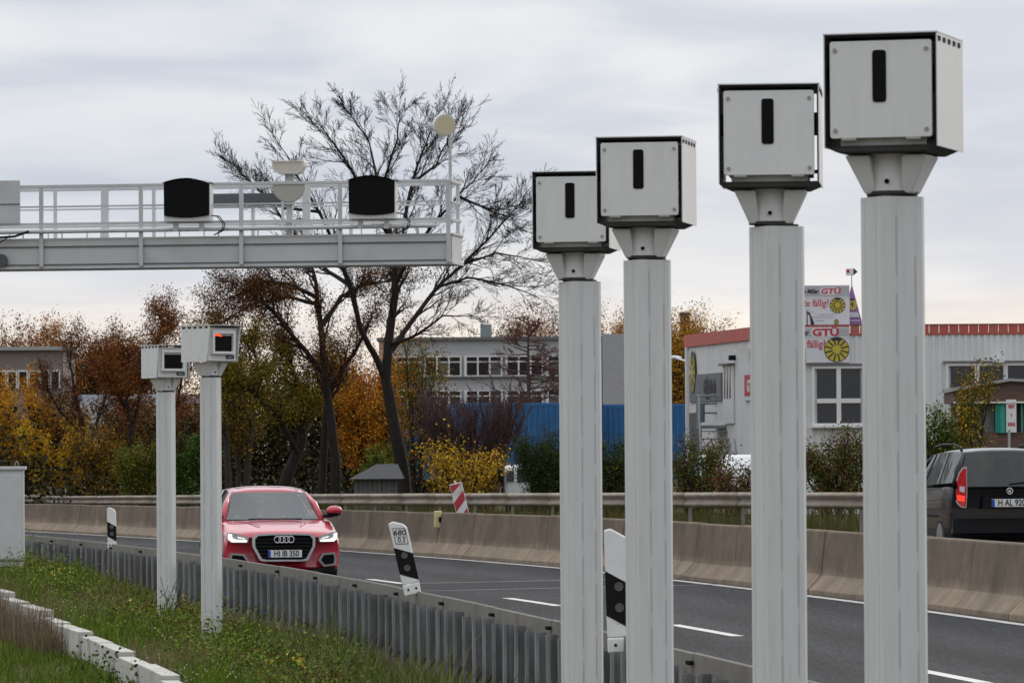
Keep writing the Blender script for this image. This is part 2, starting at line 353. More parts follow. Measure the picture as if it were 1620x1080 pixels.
# ------------------------------------------------------------------ near steel fence
fsteel = mat('fence_steel', rnd=.22, col=(.215,.22,.225), rough=.5, metal=.2, var=.25, scale=3, stretch=(4,4,.6), dirt=(.10,.10,.102), dscale=2.2, dthr=(.45,.72), bump=.15)
frail = mat('fence_rail', (.175,.163,.14), .6, metal=.1, var=.18, scale=2.5, dirt=(.12,.108,.09), dscale=2, dthr=(.5,.75))
ft = thing('verge_guard_rail', 'galvanized guard rail with dense upright steel posts along the grass verge', 'guard rail', (FX(40),40,0)); of = Vector((FX(40),40,0))
sec = [(-.058,.09),(-.058,0),(-.032,0),(-.032,.006),(-.053,.006),(-.053,.084),(.043,.084),(.043,.03),(.048,.03),(.048,.09)]
chm = []
for h in (1.05,1.04,1.06):
    o = MB().pz(sec, 0, h).build('post', fsteel, ft); chm.append(o.data); bpy.data.objects.remove(o)
d = 30.0; i = 0
while d < 125:
    o = bpy.data.objects.new('post', chm[i%3]); COL.objects.link(o); o.parent = ft
    top = .40 - rng.choice([0,0,0,.008,.018])
    o.location = Vector((FX(d)-.055,d,top-1.05))-of; o.rotation_euler = (rng.uniform(-.012,.012), rng.uniform(-.014,.014), ang(d)+rng.uniform(-.05,.05))
    d += .76*math.cos(ang(d)); i += 1
d = 30.0; k = 0
while d < 124:
    n = Vector((math.cos(ang(d)),math.sin(ang(d)),0))
    rows = []
    sec2 = [(.03,.33),(.03,.40),(.034,.495),(.042,.503),(.055,.503),(.06,.495),(.06,.33)]
    for q in np.linspace(d, d+3.98, 3):
        n = Vector((math.cos(ang(q)),math.sin(ang(q)),0)); jj = .004 if k%2 else 0
        rows.append([Vector((FX(q),q,z+jj-.0))+n*(u+jj)-of for u,z in sec2])
    m = MB().grid(rows); n_=len(sec2); m.f += [tuple(range(n_)), tuple(range(2*n_,3*n_))]
    m.build('rail_segment', frail, ft, smooth=True)
    n = Vector((math.cos(ang(d)),math.sin(ang(d)),0))
    for s_ in (-.05,.05):
        c = Vector((FX(d+s_),d+s_,.435))+n*.01-of; MB().box(c,(.04,.04,.035), ang(d)).build('bolt', blk, ft, bevel=.008)
    d += 4.0; k += 1

# ------------------------------------------------------------------ delineator posts on the fence
dwhite = mat('delineator_white', (.78,.78,.77), .45, var=.06, dirt=(.30,.26,.19), dscale=5, dthr=(.62,.78)); refl = mat('reflector_grey', (.10,.10,.105), .35, var=.2, scale=90)
def delineator(label, d, u, h, lean, w=.19, plate=None, bracket=True, lift=0):
    t = thing('delineator_post', label, 'road post', (FX(d)+u,d,.34), 0, 'delineator posts on the steel fence'); t.rotation_euler = (0, lean, 0)
    hw = w/2
    def sl(z,x): return z - (x+hw)/w*.10*h/.8         # the marks drop towards the road side
    def band(z0,z1,y0,y1): return [(-hw,sl(z0,-hw)),(hw,sl(z0,hw)),(hw,sl(z1,hw)),(-hw,sl(z1,-hw))], y0, y1
    zt = h; 
    MB().py([(-hw,.12),(hw,.12),(hw,sl(zt,hw)+.02*0),(hw-.03,sl(zt,hw)+.05),(-hw+.05,zt),(-hw,zt-.012)], -.03,.045).build('body', dwhite, t, bevel=.012)
    p,y0,y1 = band(.30*h, .66*h, -.0335,.02); MB().py([(x*1.012,z) for x,z in p], y0,y1).build('black_band', blk, t)
    for zz in (.36*h,.53*h):
        MB().tube([(0,-.034,zz),(0,-.040,zz)], .036, 14).build('reflector', refl, t)
        MB().torus((0,-.0405,zz), .030, .004, 14, 5).build('reflector_rim', refl, t)
    if bracket:
        MB().py([(-hw*1.0,.0),(hw*.9,.0),(hw*.95,.115),(-hw*1.0,.115)], -.045,.05).build('base_bracket', dwhite, t, bevel=.01)
        for x in (-.04,.045): MB().tube([(x,-.046,.06+.0),(x,-.052,.06)], .012, 8).build('bolt', blk, t)
    if plate:
        f = MB().py([(-.062,.70*h),(.07,.665*h),(.07,.885*h),(-.062,.915*h)], -.0345,-.0315).build('plate_border', blk, t)
        MB().py([(-.056,.708*h),(.064,.675*h),(.064,.876*h),(-.056,.905*h)], -.037,-.0346).build('number_plate', dwhite, f)
        text('numerals', plate[0], .088, blk, t, (.006,-.038,.835*h), (math.pi/2,.22,0), bold=.001)
        text('numerals', plate[1], .072, blk, t, (.008,-.038,.735*h), (math.pi/2,.22,0), bold=.0005)
        MB().box((.005,-.038,.782*h),(.105,.003,.006),0,0,.22).build('plate_rule', blk, t)
    t.location.z += lift
    return t
delineator('tilted kilometre post with number plate reading 680 on the steel fence', 56.3, .0, .80, R(-12.5), .185, ('680','0.5'), lift=.13)
delineator('upright delineator post beside the pole of a camera housing with slotted front', 41.6, .015, .97, R(-1.5), .205, lift=.04)
delineator('small upright delineator post standing far along the fence by the grey cabinet', 90.0, .05, .70, R(-1), .15, lift=.08)

# ------------------------------------------------------------------ measuring pillars
pwhite = mat('pillar_paint', (.62,.63,.625), .5, var=.04, scale=2, stretch=(6,6,.5), dirt=(.54,.545,.52), dscale=3, dthr=(.48,.80), bump=.03, bscale=20)
bwhite = mat('housing_paint', (.71,.715,.71), .5, var=.05, scale=3, stretch=(3.5,3.5,.7), dirt=(.60,.595,.56), dscale=3, dthr=(.50,.80), bump=.03, bscale=200)
glassb = mat('black_glass', (.003,.003,.004), .15, spec=.12)
grime = mat('dark_grime', (.035,.034,.030), .8, var=.3); screw = mat('screw_steel', (.33,.32,.29), .5, metal=.5)
slotm = mat('slot_shadow', (.50,.505,.50), .8)
def pole_profile(w=.234, ch=.030):
    h = w/2; g = .0028; pr = []
    cs = [(-h,-h+ch),(-h+ch,-h),(h-ch,-h),(h,-h+ch),(h,h-ch),(h-ch,h),(-h+ch,h),(-h,h-ch)]
    for i in range(8):
        a = Vector(cs[i]); b = Vector(cs[(i+1)%8]); t = (b-a).normalized(); n = Vector((-t.y,t.x)); L = (b-a).length
        pr.append(tuple(a))
        if i%2 == 1:     # wide faces carry a shallow groove by each edge
            for s0 in (.030, L-.044):
                for s_,dp in ((s0,0),(s0+.002,g),(s0+.012,g),(s0+.014,0)): pr.append(tuple(a+t*s_+n*dp))
    return pr
def make_pole(t, z0, z1, rot, w=.234):
    c, s = math.cos(rot), math.sin(rot)
    pr = [(x*c-y*s, x*s+y*c) for x,y in pole_profile(w)]
    p = MB().pz(pr, z0, z1).build('pole', pwhite, t)
    MB().pz([(x*.8,y*.8) for x,y in pr], z1, z1+.012).build('pole_cap', grime, p)
    h = w/2
    m = MB(); zz = z0+.2
    for sgn in (-1,1):
        zz = z0+.15+(.17 if sgn>0 else 0)
        while zz < z1-.35:
            x = sgn*(h-.030-.037); y = -h+.0016
            m.box((x*c-y*s, x*s+y*c, zz+.15),(.004,.003,.27),rot); zz += .36
    m.build('slot_line', slotm, p)
    return p
def funnel(t, z0, z1):
    m = MB().tube([(0,0,z0),(0,0,z1)], [.105,.105], 24); m.build('neck', bwhite, t, smooth=True)
    MB().py([(-.112,z0),(.112,z0),(.185,z1-.01),(-.185,z1-.01)], -.022,.022).build('gusset', bwhite, t)
    MB().px([(-.112,z0),(.112,z0),(.185,z1-.01),(-.185,z1-.01)], -.022,.022)
    for sx_ in (-1,1):
        MB().prism([(sx_*.112,-.085,z0),(sx_*.112,.085,z0),(sx_*.06,.085,z0),(sx_*.06,-.085,z0)],[(sx_*.19,-.15,z1-.012),(sx_*.19,.15,z1-.012),(sx_*.075,.15,z1-.012),(sx_*.075,-.15,z1-.012)]).build('gusset', bwhite, t, bevel=.008)
    MB().tube([(0,0,z0-.004),(0,0,z0+.012)], .118, 24).build('collar', grime, t)
    MB().tube([(-.002,-.104,z0+.055),(-.002,-.115,z0+.055)], .011, 10).build('bolt', dark, t)
def rrect(w,h,r,n=4,cx=0,cz=0):
    o = []
    for (sx_,sz,a0) in ((1,-1,-90),(1,1,0),(-1,1,90),(-1,-1,180)):
        for i in range(n+1):
            a = R(a0+90*i/n); o.append((cx+sx_*(w/2-r)+r*math.cos(a), cz+sz*(h/2-r)+r*math.sin(a)))
    return o
def scanner(label, px, d, yaw, topy, off=0):
    p = P(px, 600, d); g = ZV(d)-.3
    ztop = P(px, topy, d).z; zb = ztop-.535          # underside of the housing
    t = thing('camera_pillar', label, 'speed camera', (p.x,d,g), yaw, 'slotted camera pillars in a row on the verge')
    zb -= g; zt = ztop-g
    make_pole(t, 0, zb-.20, R(27)-yaw).location.x = off
    t2 = zb
    funnel(t, zb-.185, zb)
    MB().box((0,.02,zb+.012),(.44,.46,.02)).build('base_plate', grime, t)
    MB().box((0,.03,zb+.045),(.40,.42,.045)).build('plinth', pwhite, t)
    hz0, hz1 = zb+.068, zt-.036
    MB().box((0,.02,(hz0+hz1)/2),(.44,.47,hz1-hz0)).build('housing', bwhite, t)
    fp = MB().py(rrect(.474,hz1-hz0+.012,.012,3,0,(hz0+hz1)/2), -.237,-.219).build('front_panel', bwhite, t, bevel=.003)
    MB().py(rrect(.064,.238,.014,3,-.006,hz0+.275), -.241,-.232).build('lens_slot', glassb, fp)
    for x in (-.212,.212):
        for z in (hz0+.03,hz1-.035): MB().tube([(x,-.238,z),(x,-.243,z)], .010, 10).build('screw', screw, fp)
    for x in (-.15,.15): MB().box((x,-.228,zb+.056),(.07,.02,.014)).build('hinge', screw, t, bevel=.004)
    # sun shields: white outside, black inside with the gap's shadow put into that colour, standing off the housing
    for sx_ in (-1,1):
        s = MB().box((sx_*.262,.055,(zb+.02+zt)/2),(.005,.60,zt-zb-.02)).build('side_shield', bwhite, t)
        MB().box((sx_*.2555,.05,(zb+.02+zt)/2),(.007,.585,zt-zb-.03)).build('shade_lining', blk, s)
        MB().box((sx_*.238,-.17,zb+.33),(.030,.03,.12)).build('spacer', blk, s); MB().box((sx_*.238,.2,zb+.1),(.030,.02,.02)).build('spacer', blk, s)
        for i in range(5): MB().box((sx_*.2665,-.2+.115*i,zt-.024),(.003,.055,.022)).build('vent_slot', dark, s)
    r_ = MB().box((0,.055,zt+.004),(.532,.61,.006)).build('roof_shield', bwhite, t); MB().box((0,.05,zt-.006),(.50,.585,.013)).build('shade_lining', blk, r_)
    MB().py([(-.259,zb+.02),(-.20,zb-.004),(.20,zb-.004),(.259,zb+.02),(.259,zb+.03),(-.259,zb+.03)], -.20,.26).build('drip_tray', grime, t)
    return t
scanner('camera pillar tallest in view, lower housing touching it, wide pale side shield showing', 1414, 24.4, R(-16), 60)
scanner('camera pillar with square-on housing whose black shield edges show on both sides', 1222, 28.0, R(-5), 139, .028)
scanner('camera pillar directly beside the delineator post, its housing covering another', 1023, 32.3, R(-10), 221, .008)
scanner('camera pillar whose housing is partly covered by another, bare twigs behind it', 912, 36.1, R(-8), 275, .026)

def flash(label, px, d, yaw, topy, glow):
    p = P(px, 600, d); g = ZV(d)-.1; ztop = P(px, topy, d).z
    t = thing('flash_pillar', label, 'speed camera', (p.x,d,g), yaw, 'windowed camera pillars by the red car')
    zt = ztop-g; zb = zt-.475
    make_pole(t, 0, zb-.205, R(-18)-yaw)
    funnel(t, zb-.19, zb)
    W2, D2 = .255, .29
    body = [(-D2+.045,zb+.01),(D2,zb+.01),(D2,zt-.03),(-D2+.015,zt-.03)]
    MB().px(body, -W2+.02, W2-.02).build('housing', bwhite, t)
    for sx_ in (-1,1):
        s = MB().px([(-D2+.03,zb-.0),(D2+.01,zb-.0),(D2+.01,zt),(-D2-.045,zt)], sx_*W2-.004, sx_*W2+.004).build('side_shield', bwhite, t)
        for i in range(5): MB().box((sx_*(W2+.005),-D2+.03+.125*i,zt-.022),(.003,.065,.022)).build('vent_slot', dark, s)
        for (yy,zz) in ((-.12,zb+.05),(.18,zb+.05),(.18,zt-.07)): MB().tube([(sx_*(W2+.003),yy,zz),(sx_*(W2+.007),yy,zz)], .008, 8).build('screw', screw, s)
    r_ = MB().box((0,-.015,zt+.006),(2*W2+.03,2*D2+.07,.008)).build('roof_shield', bwhite, t)
    for i in range(6): MB().box((-.2+.08*i,-D2-.043,zt-.006),(.045,.004,.014)).build('vent_slot', dark, r_)
    # front: frame leaning out at the top, deep dark window, maker's plate
    sl = .06/.475
    M = MB().py([(-.232,zb+.012),(.232,zb+.012),(.232,zt-.035),(-.232,zt-.035)], -D2+.035, -D2+.06).build('front_panel', bwhite, t)
    fr = MB().ring([(-.185,zb+.10),(.185,zb+.10),(.185,zt-.07),(-.185,zt-.07)], [(-.152,zb+.135),(.152,zb+.135),(.152,zt-.105),(-.152,zt-.105)], -D2-.02, -D2+.036).build('window_frame', bwhite, t, bevel=.004)
    MB().py([(-.155,zb+.13),(.155,zb+.13),(.155,zt-.10),(-.155,zt-.10)], -D2+.022, -D2+.034).build('window_glass', glassb, fr)
    if glow:
        pts = [(-.115+.075*math.cos(a)+.03, -D2+.018, zt-.165+.045*math.sin(a)) for a in np.linspace(2.6,.5,7)]
        MB().tube(pts, [.006,.012,.015,.016,.015,.012,.006], 8).build('flash_lamp', mat('flash_red', (.5,.03,.01), .4, emit=((1,.10,.03),1.2)), fr)
    pl = MB().box((.13,-D2+.028,zb+.062),(.125,.012,.042)).build('maker_plate', blk, t)
    lt = mat('plate_print', (.6,.6,.6), .6)
    for i,(x,w_,h_) in enumerate(((.088,.008,.018),(.107,.006,.020),(.116,.007,.012),(.127,.008,.012),(.138,.007,.015),(.149,.008,.012),(.161,.009,.012))): MB().box((x,-D2+.0208,zb+.061),(w_,.002,h_)).build('print_mark', lt, pl)
    return t
flash('flash camera pillar with red glow in its window standing before the red car', 333, 70.5, R(40), 516, True)
flash('flash camera pillar with plain black window, partly behind the one with red glow', 262, 78.0, R(27), 547, False)

# ------------------------------------------------------------------ grey cabinet and block wall
cab = mat('cabinet_paint', (.56,.57,.575), .5, var=.05, dirt=(.44,.44,.43), dscale=3, dthr=(.55,.8))
c0 = P(36,903,95.0); ct = thing('roadside_cabinet', 'tall pale grey roadside equipment cabinet at the end of the steel fence', 'cabinet', (c0.x-.62,95.3,c0.z-.05), R(4))
MB().box((0,0,.06),(1.2,.6,.12)).build('plinth', conc, ct); MB().box((0,0,1.0),(1.24,.62,1.74)).build('body', cab, ct, bevel=.01); MB().box((0,0,1.89),(1.32,.70,.06)).build('roof', cab, ct, bevel=.01)
for s_ in (-1,1): MB().box((s_*.305,-.316,1.02),(.58,.02,1.5)).build('door', cab, ct, bevel=.006)
MB().box((.0,-.325,.24),(1.24,.012,.016)).build('bottom_seam', grime, ct); MB().tube([(.52,0,1.92),(.52,0,1.98),(.49,0,2.01),(.46,0,1.98),(.46,0,1.93)], .012, 6).build('lifting_eye', gpost, ct); MB().box((.2,0,1.96),(.06,.06,.1)).build('aerial', blk, ct)
bwall = mat('block_white', (.54,.525,.48), .85, var=.16, scale=2.2, dirt=(.28,.26,.20), dscale=2.2, dthr=(.46,.70), bump=.25, bscale=40)
wt = thing('block_wall', 'stepped low wall of whitish concrete blocks between mown grass and the weedy verge', 'wall', (FX(60)+WU,60,-1)); ow = Vector((FX(60)+WU,60,-1))
d = 55.0; k = 0; stp = [0,-.028,.018,-.012]
while d < 100:
    L = [3.3,2.5,3.4,2.7][k%4]; dm = d+L/2; a = math.atan2(FX(d)-FX(d+L), L)
    z = ZW(dm)+stp[k%4]+.012*math.sin(k*1.7); lat = .018*((k*7)%3-1)
    h = .85
    MB().box(Vector((FX(dm)+WU+lat,dm,z-h/2))-ow,(.21,L-.016,h), a, 0, 0).build('block', bwall, wt, bevel=.010)
    d += L; k += 1
# ------------------------------------------------------------------ sign gantry
gg = mat('gantry_paint', (.54,.55,.555), .5, var=.06, scale=1.5, dirt=(.42,.425,.425), dscale=1.2, dthr=(.5,.8)); gd = mat('gantry_seam', (.10,.105,.11), .7); cream = mat('radome_cream', (.60,.57,.49), .5, var=.04); gsteel = mat('dark_sensor', (.075,.08,.09), .45)
GD = 110.0; e0 = P(719.5,600,GD)
gy = thing('sign_gantry', 'grey steel gantry with railings reaching across the road above the camera pillars', 'gantry', (e0.x,GD,0), R(-9))
zr, zbt, zbb = 7.66, 6.56, 5.94
MB().box((-8.2,.0,(zbt+zbb)/2),(16.2,.06,zbt-zbb-.03)).build('beam_web', gg, gy)
MB().box((-8.2,1.15,(zbt+zbb)/2),(16.2,.06,zbt-zbb-.03)).build('beam_web', gg, gy)
MB().box((-8.2,.575,zbb+.02),(16.4,1.30,.05)).build('bottom_flange', gg, gy); MB().box((-8.2,.575,zbt-.0),(16.4,1.24,.035)).build('walkway', gg, gy)
MB().box((-8.2,-.045,zbt-.16),(16.2,.035,.02)).build('ledge', gd, gy); MB().box((-8.2,-.048,zbb+.085),(16.2,.03,.018)).build('ledge', gd, gy)
MB().box((-.06,.575,(zbt+zbb)/2),(.05,1.2,zbt-zbb-.04)).build('end_plate', gg, gy)
posts = [-.10,-2.38,-4.48,-6.62,-8.76,-10.9,-13.0,-15.1]
for x in posts:
    MB().box((x,-.08,(zr+zbb+.03)/2),(.085,.07,zr-zbb-.03)).build('post', gg, gy, bevel=.008)
    MB().box((x-.02,1.22,(zr+zbt)/2),(.07,.06,zr-zbt)).build('post', gg, gy)
for x in (-3.35,-7.7): MB().box((x,1.21,(zr+zbt)/2),(.16,.06,zr-zbt)).build('post', gg, gy)
for y in (-.09,1.225):
    MB().box((-8.05,y,zr),(16.0,.06,.07)).build('top_rail', gg, gy, bevel=.01)
    MB().box((-8.05,y,7.235),(16.0,.035,.035)).build('mid_rail', gg, gy); MB().box((-8.05,y,6.87),(16.0,.04,.055)).build('low_rail', gg, gy)
MB().box((-.06,.57,zr),(.06,1.28,.06)).build('end_rail', gg, gy); MB().box((-.06,.57,7.235),(.035,1.28,.035)).build('end_rail', gg, gy); MB().box((-.06,.57,6.87),(.035,1.28,.05)).build('end_rail', gg, gy)
MB().tube([(-16,-.15,6.70),(-.35,-.15,6.73)], .045, 10).build('cable_pipe', gg, gy, smooth=True)
for x in np.arange(-15.5,-.3,.42): MB().box((x,.10+.5*(round(x/.42)%2),6.64),(.025,.04,.14)).build('kick_stub', gg, gy)
MB().box((-15.6,.57,3.2),(.7,.7,6.6)).build('column', gg, gy, bevel=.03); MB().box((-15.6,.57,-.35),(1.1,1.1,.6)).build('footing', conc, gy)
MB().box((-10.15,-.14,7.35),(1.9,.05,.90)).build('sign_panel', gg, gy, bevel=.01); MB().box((-10.15,-.165,7.30),(1.9,.03,.018)).build('panel_seam', gd, gy)
for (x0,x1,z0,z1) in ((-9.0,-9.6,6.72,6.62),): MB().tube([(x0,-.2,z0),(-9.3,-.2,6.62),(x1,-.2,6.60),(-10.4,-.2,6.64)], .025, 6).build('cable', blk, gy)
MB().tube([(-9.45,-.2,6.60),(-9.7,-.2,6.45),(-9.78,-.2,6.2)], .012, 6).build('cable', blk, gy); MB().tube([(-9.62,-.09,6.12),(-9.62,-.16,6.12)], .14, 16).build('junction_box', gsteel, gy)
# detector units with dark curved fronts
def detector(label, lx, cable):
    W = Matrix.Rotation(R(-9),4,'Z') @ Vector((lx,-.35,0)); t = thing('traffic_detector', label, 'detector', (e0.x+W.x, GD+W.y, 6.72), R(-9), 'black fronted detectors on the gantry')
    arch = [( .5*math.sin(a), .955+.09*(math.cos(a*.9)-.0)) for a in np.linspace(-1.2,1.2,9)]
    arch = [(-.495,.93)]+[(x, .94+.10*(1-(x/.49)**2)) for x in np.linspace(-.49,.49,11)]+[(.495,.93)]
    MB().py([(-.49,.16),(.49,.16)]+arch[::-1], 0,.34).build('housing', bwhite, t, bevel=.012)
    low = [(x,.235+.05*(x/.49)**2) for x in np.linspace(-.482,.482,9)]
    MB().py(low+[(x, .95+.10*(1-(x/.49)**2)) for x in np.linspace(.485,-.485,11)], -.05,.005).build('dark_front', mat('detector_black',(.004,.004,.005),.4,spec=.12), t, bevel=.02)
    MB().grid([[(x,y,.965+.10*(1-(x/.52)**2)+dz) for x in np.linspace(-.52,.52,11)] for y,dz in ((-.10,-.005),(.30,.0))]).build('visor', blk, t, smooth=True)
    for x in (-.2,.2): MB().box((x,.02,.465),(.29,.02,.26)).build('lens_window', mat('lens_dark',(.012,.012,.016),.15), t); 
    for x in (-.27,.28): MB().box((x,.17,.08),(.10,.10,.24)).build('leg', gg, t)
    for k_ in range(cable):
        MB().tube([(.49,.1,.28),(.62+.05*k_,.1,.26),(.75+.04*k_,.1,.1),(.72+.03*k_,.1,-.04),(.55,.1,-.13)], .012, 6).build('cable', blk, t, smooth=True)
detector('black fronted detector box on the gantry beside a dark horizontal bar', -5.58, 2)
detector('black fronted detector box on the gantry close to its dish antenna end', -1.66, 2)
W = Matrix.Rotation(R(-9),4,'Z')
def on(lx,ly,z): q = W @ Vector((lx,ly,0)); return (e0.x+q.x, GD+q.y, z)
t = thing('dark_sensor_bar', 'dark grey horizontal sensor bar on the rear railing of the gantry', 'sensor bar', on(-4.55,1.15,7.26), R(-9))
MB().box((0,0,.13),(1.9,.14,.26)).build('bar', gsteel, t, bevel=.02); MB().box((.72,-.09,.02),(.05,.06,.75)).build('strap', gg, t)
t = thing('radar_unit', 'cream radar unit with two half-round shells on a post on the gantry', 'radar', on(-3.47,-.02,6.58), R(-9))
MB().box((0,.05,.75),(.13,.10,1.5)).build('post', gg, t); 
half = [(.34*math.cos(a), .34*math.sin(a)*.95) for a in np.linspace(math.pi,2*math.pi,15)]
MB().py([(x,1.0+z) for x,z in half]+[(.34,1.07),(-.34,1.07)], -.08,.02).build('lower_shell', mat('radar_grey',(.42,.41,.375),.5), t, bevel=.015)
hs = [(-.34,1.54),(.34,1.54),(.335,1.43),(.27,1.31),(.2,1.27),(-.2,1.27),(-.27,1.31),(-.335,1.43)]
MB().py(hs, -.12,.25).build('upper_shell', cream, t, bevel=.03)
MB().ring(hs, [(x*.9,1.42+(z-1.42)*.86) for x,z in hs], -.14,-.12).build('rim', mat('radar_rim',(.68,.66,.60),.5), t)
for x in (-.07,.07): MB().box((x,.05,1.2),(.045,.06,.2)).build('fork', gg, t)
t = thing('dish_antenna', 'cream drum antenna facing sideways on a thin mast at the gantry end', 'antenna', on(-.12,.3,zr), R(-9))
MB().tube([(0,0,-.9),(0,0,1.0)], .035, 10).build('mast', gg, t)
cx = Matrix.Translation((-.14,0,1.18)) @ Matrix.Rotation(R(28),4,'Z') @ Matrix.Rotation(R(4),4,'X')
def ax(pts): return [cx @ Vector(p) for p in pts]
MB().tube(ax([(0,.14,0),(0,-.02,0),(0,-.12,0)]), [.20,.235,.235], 24).build('drum', bwhite, t, smooth=True)
MB().tube(ax([(0,-.10,0),(0,-.135,0)]), .21, 24).build('radome', mat('radome_yellow',(.62,.55,.38),.55), t, smooth=True)
MB().tube(ax([(-.05,.12,-.02),(-.12,.42,-.02)]), .11, 14).build('feed', gg, t, smooth=True)
for k_ in range(5):
    a = k_*1.25; MB().tube(ax([(.16*math.cos(a)-.03,.14,.16*math.sin(a)),(-.1+.09*math.cos(a),.40,.09*math.sin(a))]), .016, 5).build('strut', gpost, t)
for z in (-.06,0,.07): MB().tube([(.10,0,1.18+z),(.22,-.02,1.18+z)], .006, 5).build('fin', gpost, t)
MB().tube([(-.02,-.02,1.0),(-.06,-.05,.85),(-.03,-.04,.7)], .012, 6).build('cable', blk, t)

# ------------------------------------------------------------------ cars
tyre = mat('tyre', (.015,.015,.016), .8); rim = mat('rim_alloy', (.45,.45,.46), .3, metal=.8); chrome = mat('chrome', (.75,.75,.76), .12, metal=1.0)
wsg = mat('windscreen', (.22,.245,.25), .05, trans=.5, spec=1.0); sideg = mat('side_glass', (.03,.034,.035), .05, trans=.3, spec=1.0)
plate_w = mat('plate_white', (.72,.72,.70), .4); plate_b = mat('plate_blue', (.01,.06,.42), .4); seatm = mat('seat_fabric', (.03,.03,.032), .9)
def body_half(w, zsh, zh, zb):
    m = zsh-zb
    return [(0,zb),(.55*w,zb),(.90*w,zb),(.965*w,zb+.10*m),(.99*w,zb+.30*m),(w,zb+.55*m),(.995*w,zb+.80*m),(.972*w,zsh),(.93*w,zsh+.30*(zh-zsh)+.004),(.80*w,zsh+.62*(zh-zsh)),(.5*w,zh-.012),(.25*w,zh-.003),(0,zh)]
def bow(x, y, L, bf, brr):
    return bf*abs(x/.9)**2.6*max(0,1-y/1.0) - brr*abs(x/.9)**3*max(0,1-(L-y)/.8)
def loft(stations, L, bf, brr):
    ys = [s[0] for s in stations]; yy = sorted(set(list(np.linspace(0,L,43))+ys)); m = MB(); rows = []
    for y in yy:
        pr = body_half(*[lerp(y, ys, [s[i] for s in stations]) for i in (1,2,3,4)])
        full = [(-x,z) for x,z in pr[::-1]]+pr[1:]
        rows.append([(x, y+bow(x,y,L,bf,brr), z) for x,z in full])
    m.grid(rows); n = len(rows[0])
    for r0 in (0,(len(rows)-1)*n):
        for i in range(n//2): m.f.append((r0+i, r0+i+1, r0+n-2-i, r0+n-1-i))
    return m
def wheel(t, x, y, r=.325):
    s = 1 if x > 0 else -1
    w_ = MB().tube([(x-s*.20,y,r),(x-s*.19,y,r),(x-.02*s,y,r),(x,y,r)], [r-.02,r,r,r-.025], 28).build('wheel', tyre, t, smooth=True)
    MB().tube([(x,y,r),(x+.004*s,y,r)], r*.66, 24).build('rim', rim, w_); MB().tube([(x-.215*s,y,r),(x-.09*s,y,r)], r*1.13, 24)
    return w_
def feat(poly, yf, proud, th):    # thin plate that follows a bowed front or rear face
    sg = 1 if th > 0 else -1
    return MB().prism([(x, yf(x)-proud, z) for x,z in poly], [(x, yf(x)-proud+th, z) for x,z in poly])
def dense(poly, n=6):
    o = []
    for i in range(len(poly)):
        a = poly[i]; b = poly[(i+1)%len(poly)]
        for k_ in range(n): o.append((a[0]+(b[0]-a[0])*k_/n, a[1]+(b[1]-a[1])*k_/n))
    return o
def person_driver(t, x, y, z, label_parent=None):
    me = bpy.data.meshes.new('driver_body'); 
    J = {'pel':((0,.05,0),.15),'waist':((0,.06,.18),.14),'chest':((0,.08,.40),.17),'neck':((0,.08,.56),.06),'chin':((0,.06,.64),.075),'head':((0,.06,.72),.095),'crown':((0,.07,.80),.07),
         'ls':((-.19,.07,.47),.07),'le':((-.24,-.18,.30),.05),'lw':((-.15,-.42,.40),.035),'lh':((-.12,-.48,.42),.042),
         'rs':((.19,.07,.47),.07),'re':((.24,-.18,.30),.05),'rw':((.15,-.42,.40),.035),'rh':((.12,-.48,.42),.042),
         'lk':((-.14,-.42,.08),.085),'lf':((-.14,-.62,-.22),.06),'rk':((.14,-.42,.08),.085),'rf':((.14,-.62,-.22),.06)}
    K = list(J); E = [('pel','waist'),('waist','chest'),('chest','neck'),('neck','chin'),('chin','head'),('head','crown'),('chest','ls'),('ls','le'),('le','lw'),('lw','lh'),('chest','rs'),('rs','re'),('re','rw'),('rw','rh'),('pel','lk'),('lk','lf'),('pel','rk'),('rk','rf')]
    me.from_pydata([J[k_][0] for k_ in K], [(K.index(a),K.index(b)) for a,b in E], [])
    o = bpy.data.objects.new('person', me); COL.objects.link(o); sk_ = o.modifiers.new('skin','SKIN'); sb = o.modifiers.new('sub','SUBSURF'); sb.levels = sb.render_levels = 2
    for i,k_ in enumerate(K): me.skin_vertices[0].data[i].radius = (J[k_][1],J[k_][1]*.9); me.skin_vertices[0].data[i].use_root = (i==0)
    dg = bpy.context.evaluated_depsgraph_get(); mm = bpy.data.meshes.new_from_object(o.evaluated_get(dg)); bpy.data.objects.remove(o)
    return mm
cloth = mat('driver_clothes', (.05,.055,.065), .9); skinm = mat('driver_skin', (.45,.29,.22), .6); hair = mat('driver_hair', (.05,.035,.025), .8)
def make_driver(car, label, x, y, z, rz):
    mm = person_driver(None,0,0,0); mm.materials.clear(); mm.materials.append(cloth); mm.materials.append(skinm)
    for p in mm.polygons:
        c = p.center; p.material_index = 1 if (c.z > .57 or c.y < -.40 and c.z > .33) else 0; p.use_smooth = True
    o = bpy.data.objects.new('person', mm); COL.objects.link(o)
    M = car.matrix_basis.copy()
    o.matrix_world = Matrix.Translation(car.location) @ Matrix.Rotation(car.rotation_euler.z,4,'Z') @ Matrix.Translation((x,y,z)) 
    tag(o, label, 'person')
    h = MB().ball((0,.085,.765),(.088,.10,.085)).build('hair', hair, o, smooth='full')
    for sx_ in (-1,1): MB().ball((sx_*.034,-.033,.745),(.013,.01,.009),8,5).build('eye', blk, o)
    MB().prism([(-.014,-.035,.70),(.014,-.035,.70),(.0,-.03,.745)],[(-.006,-.058,.702),(.006,-.058,.702),(0,-.04,.74)]).build('nose', skinm, o)
    MB().box((0,-.036,.668),(.045,.008,.010)).build('mouth', mat('lip',(.3,.12,.1),.6), o)
    return o
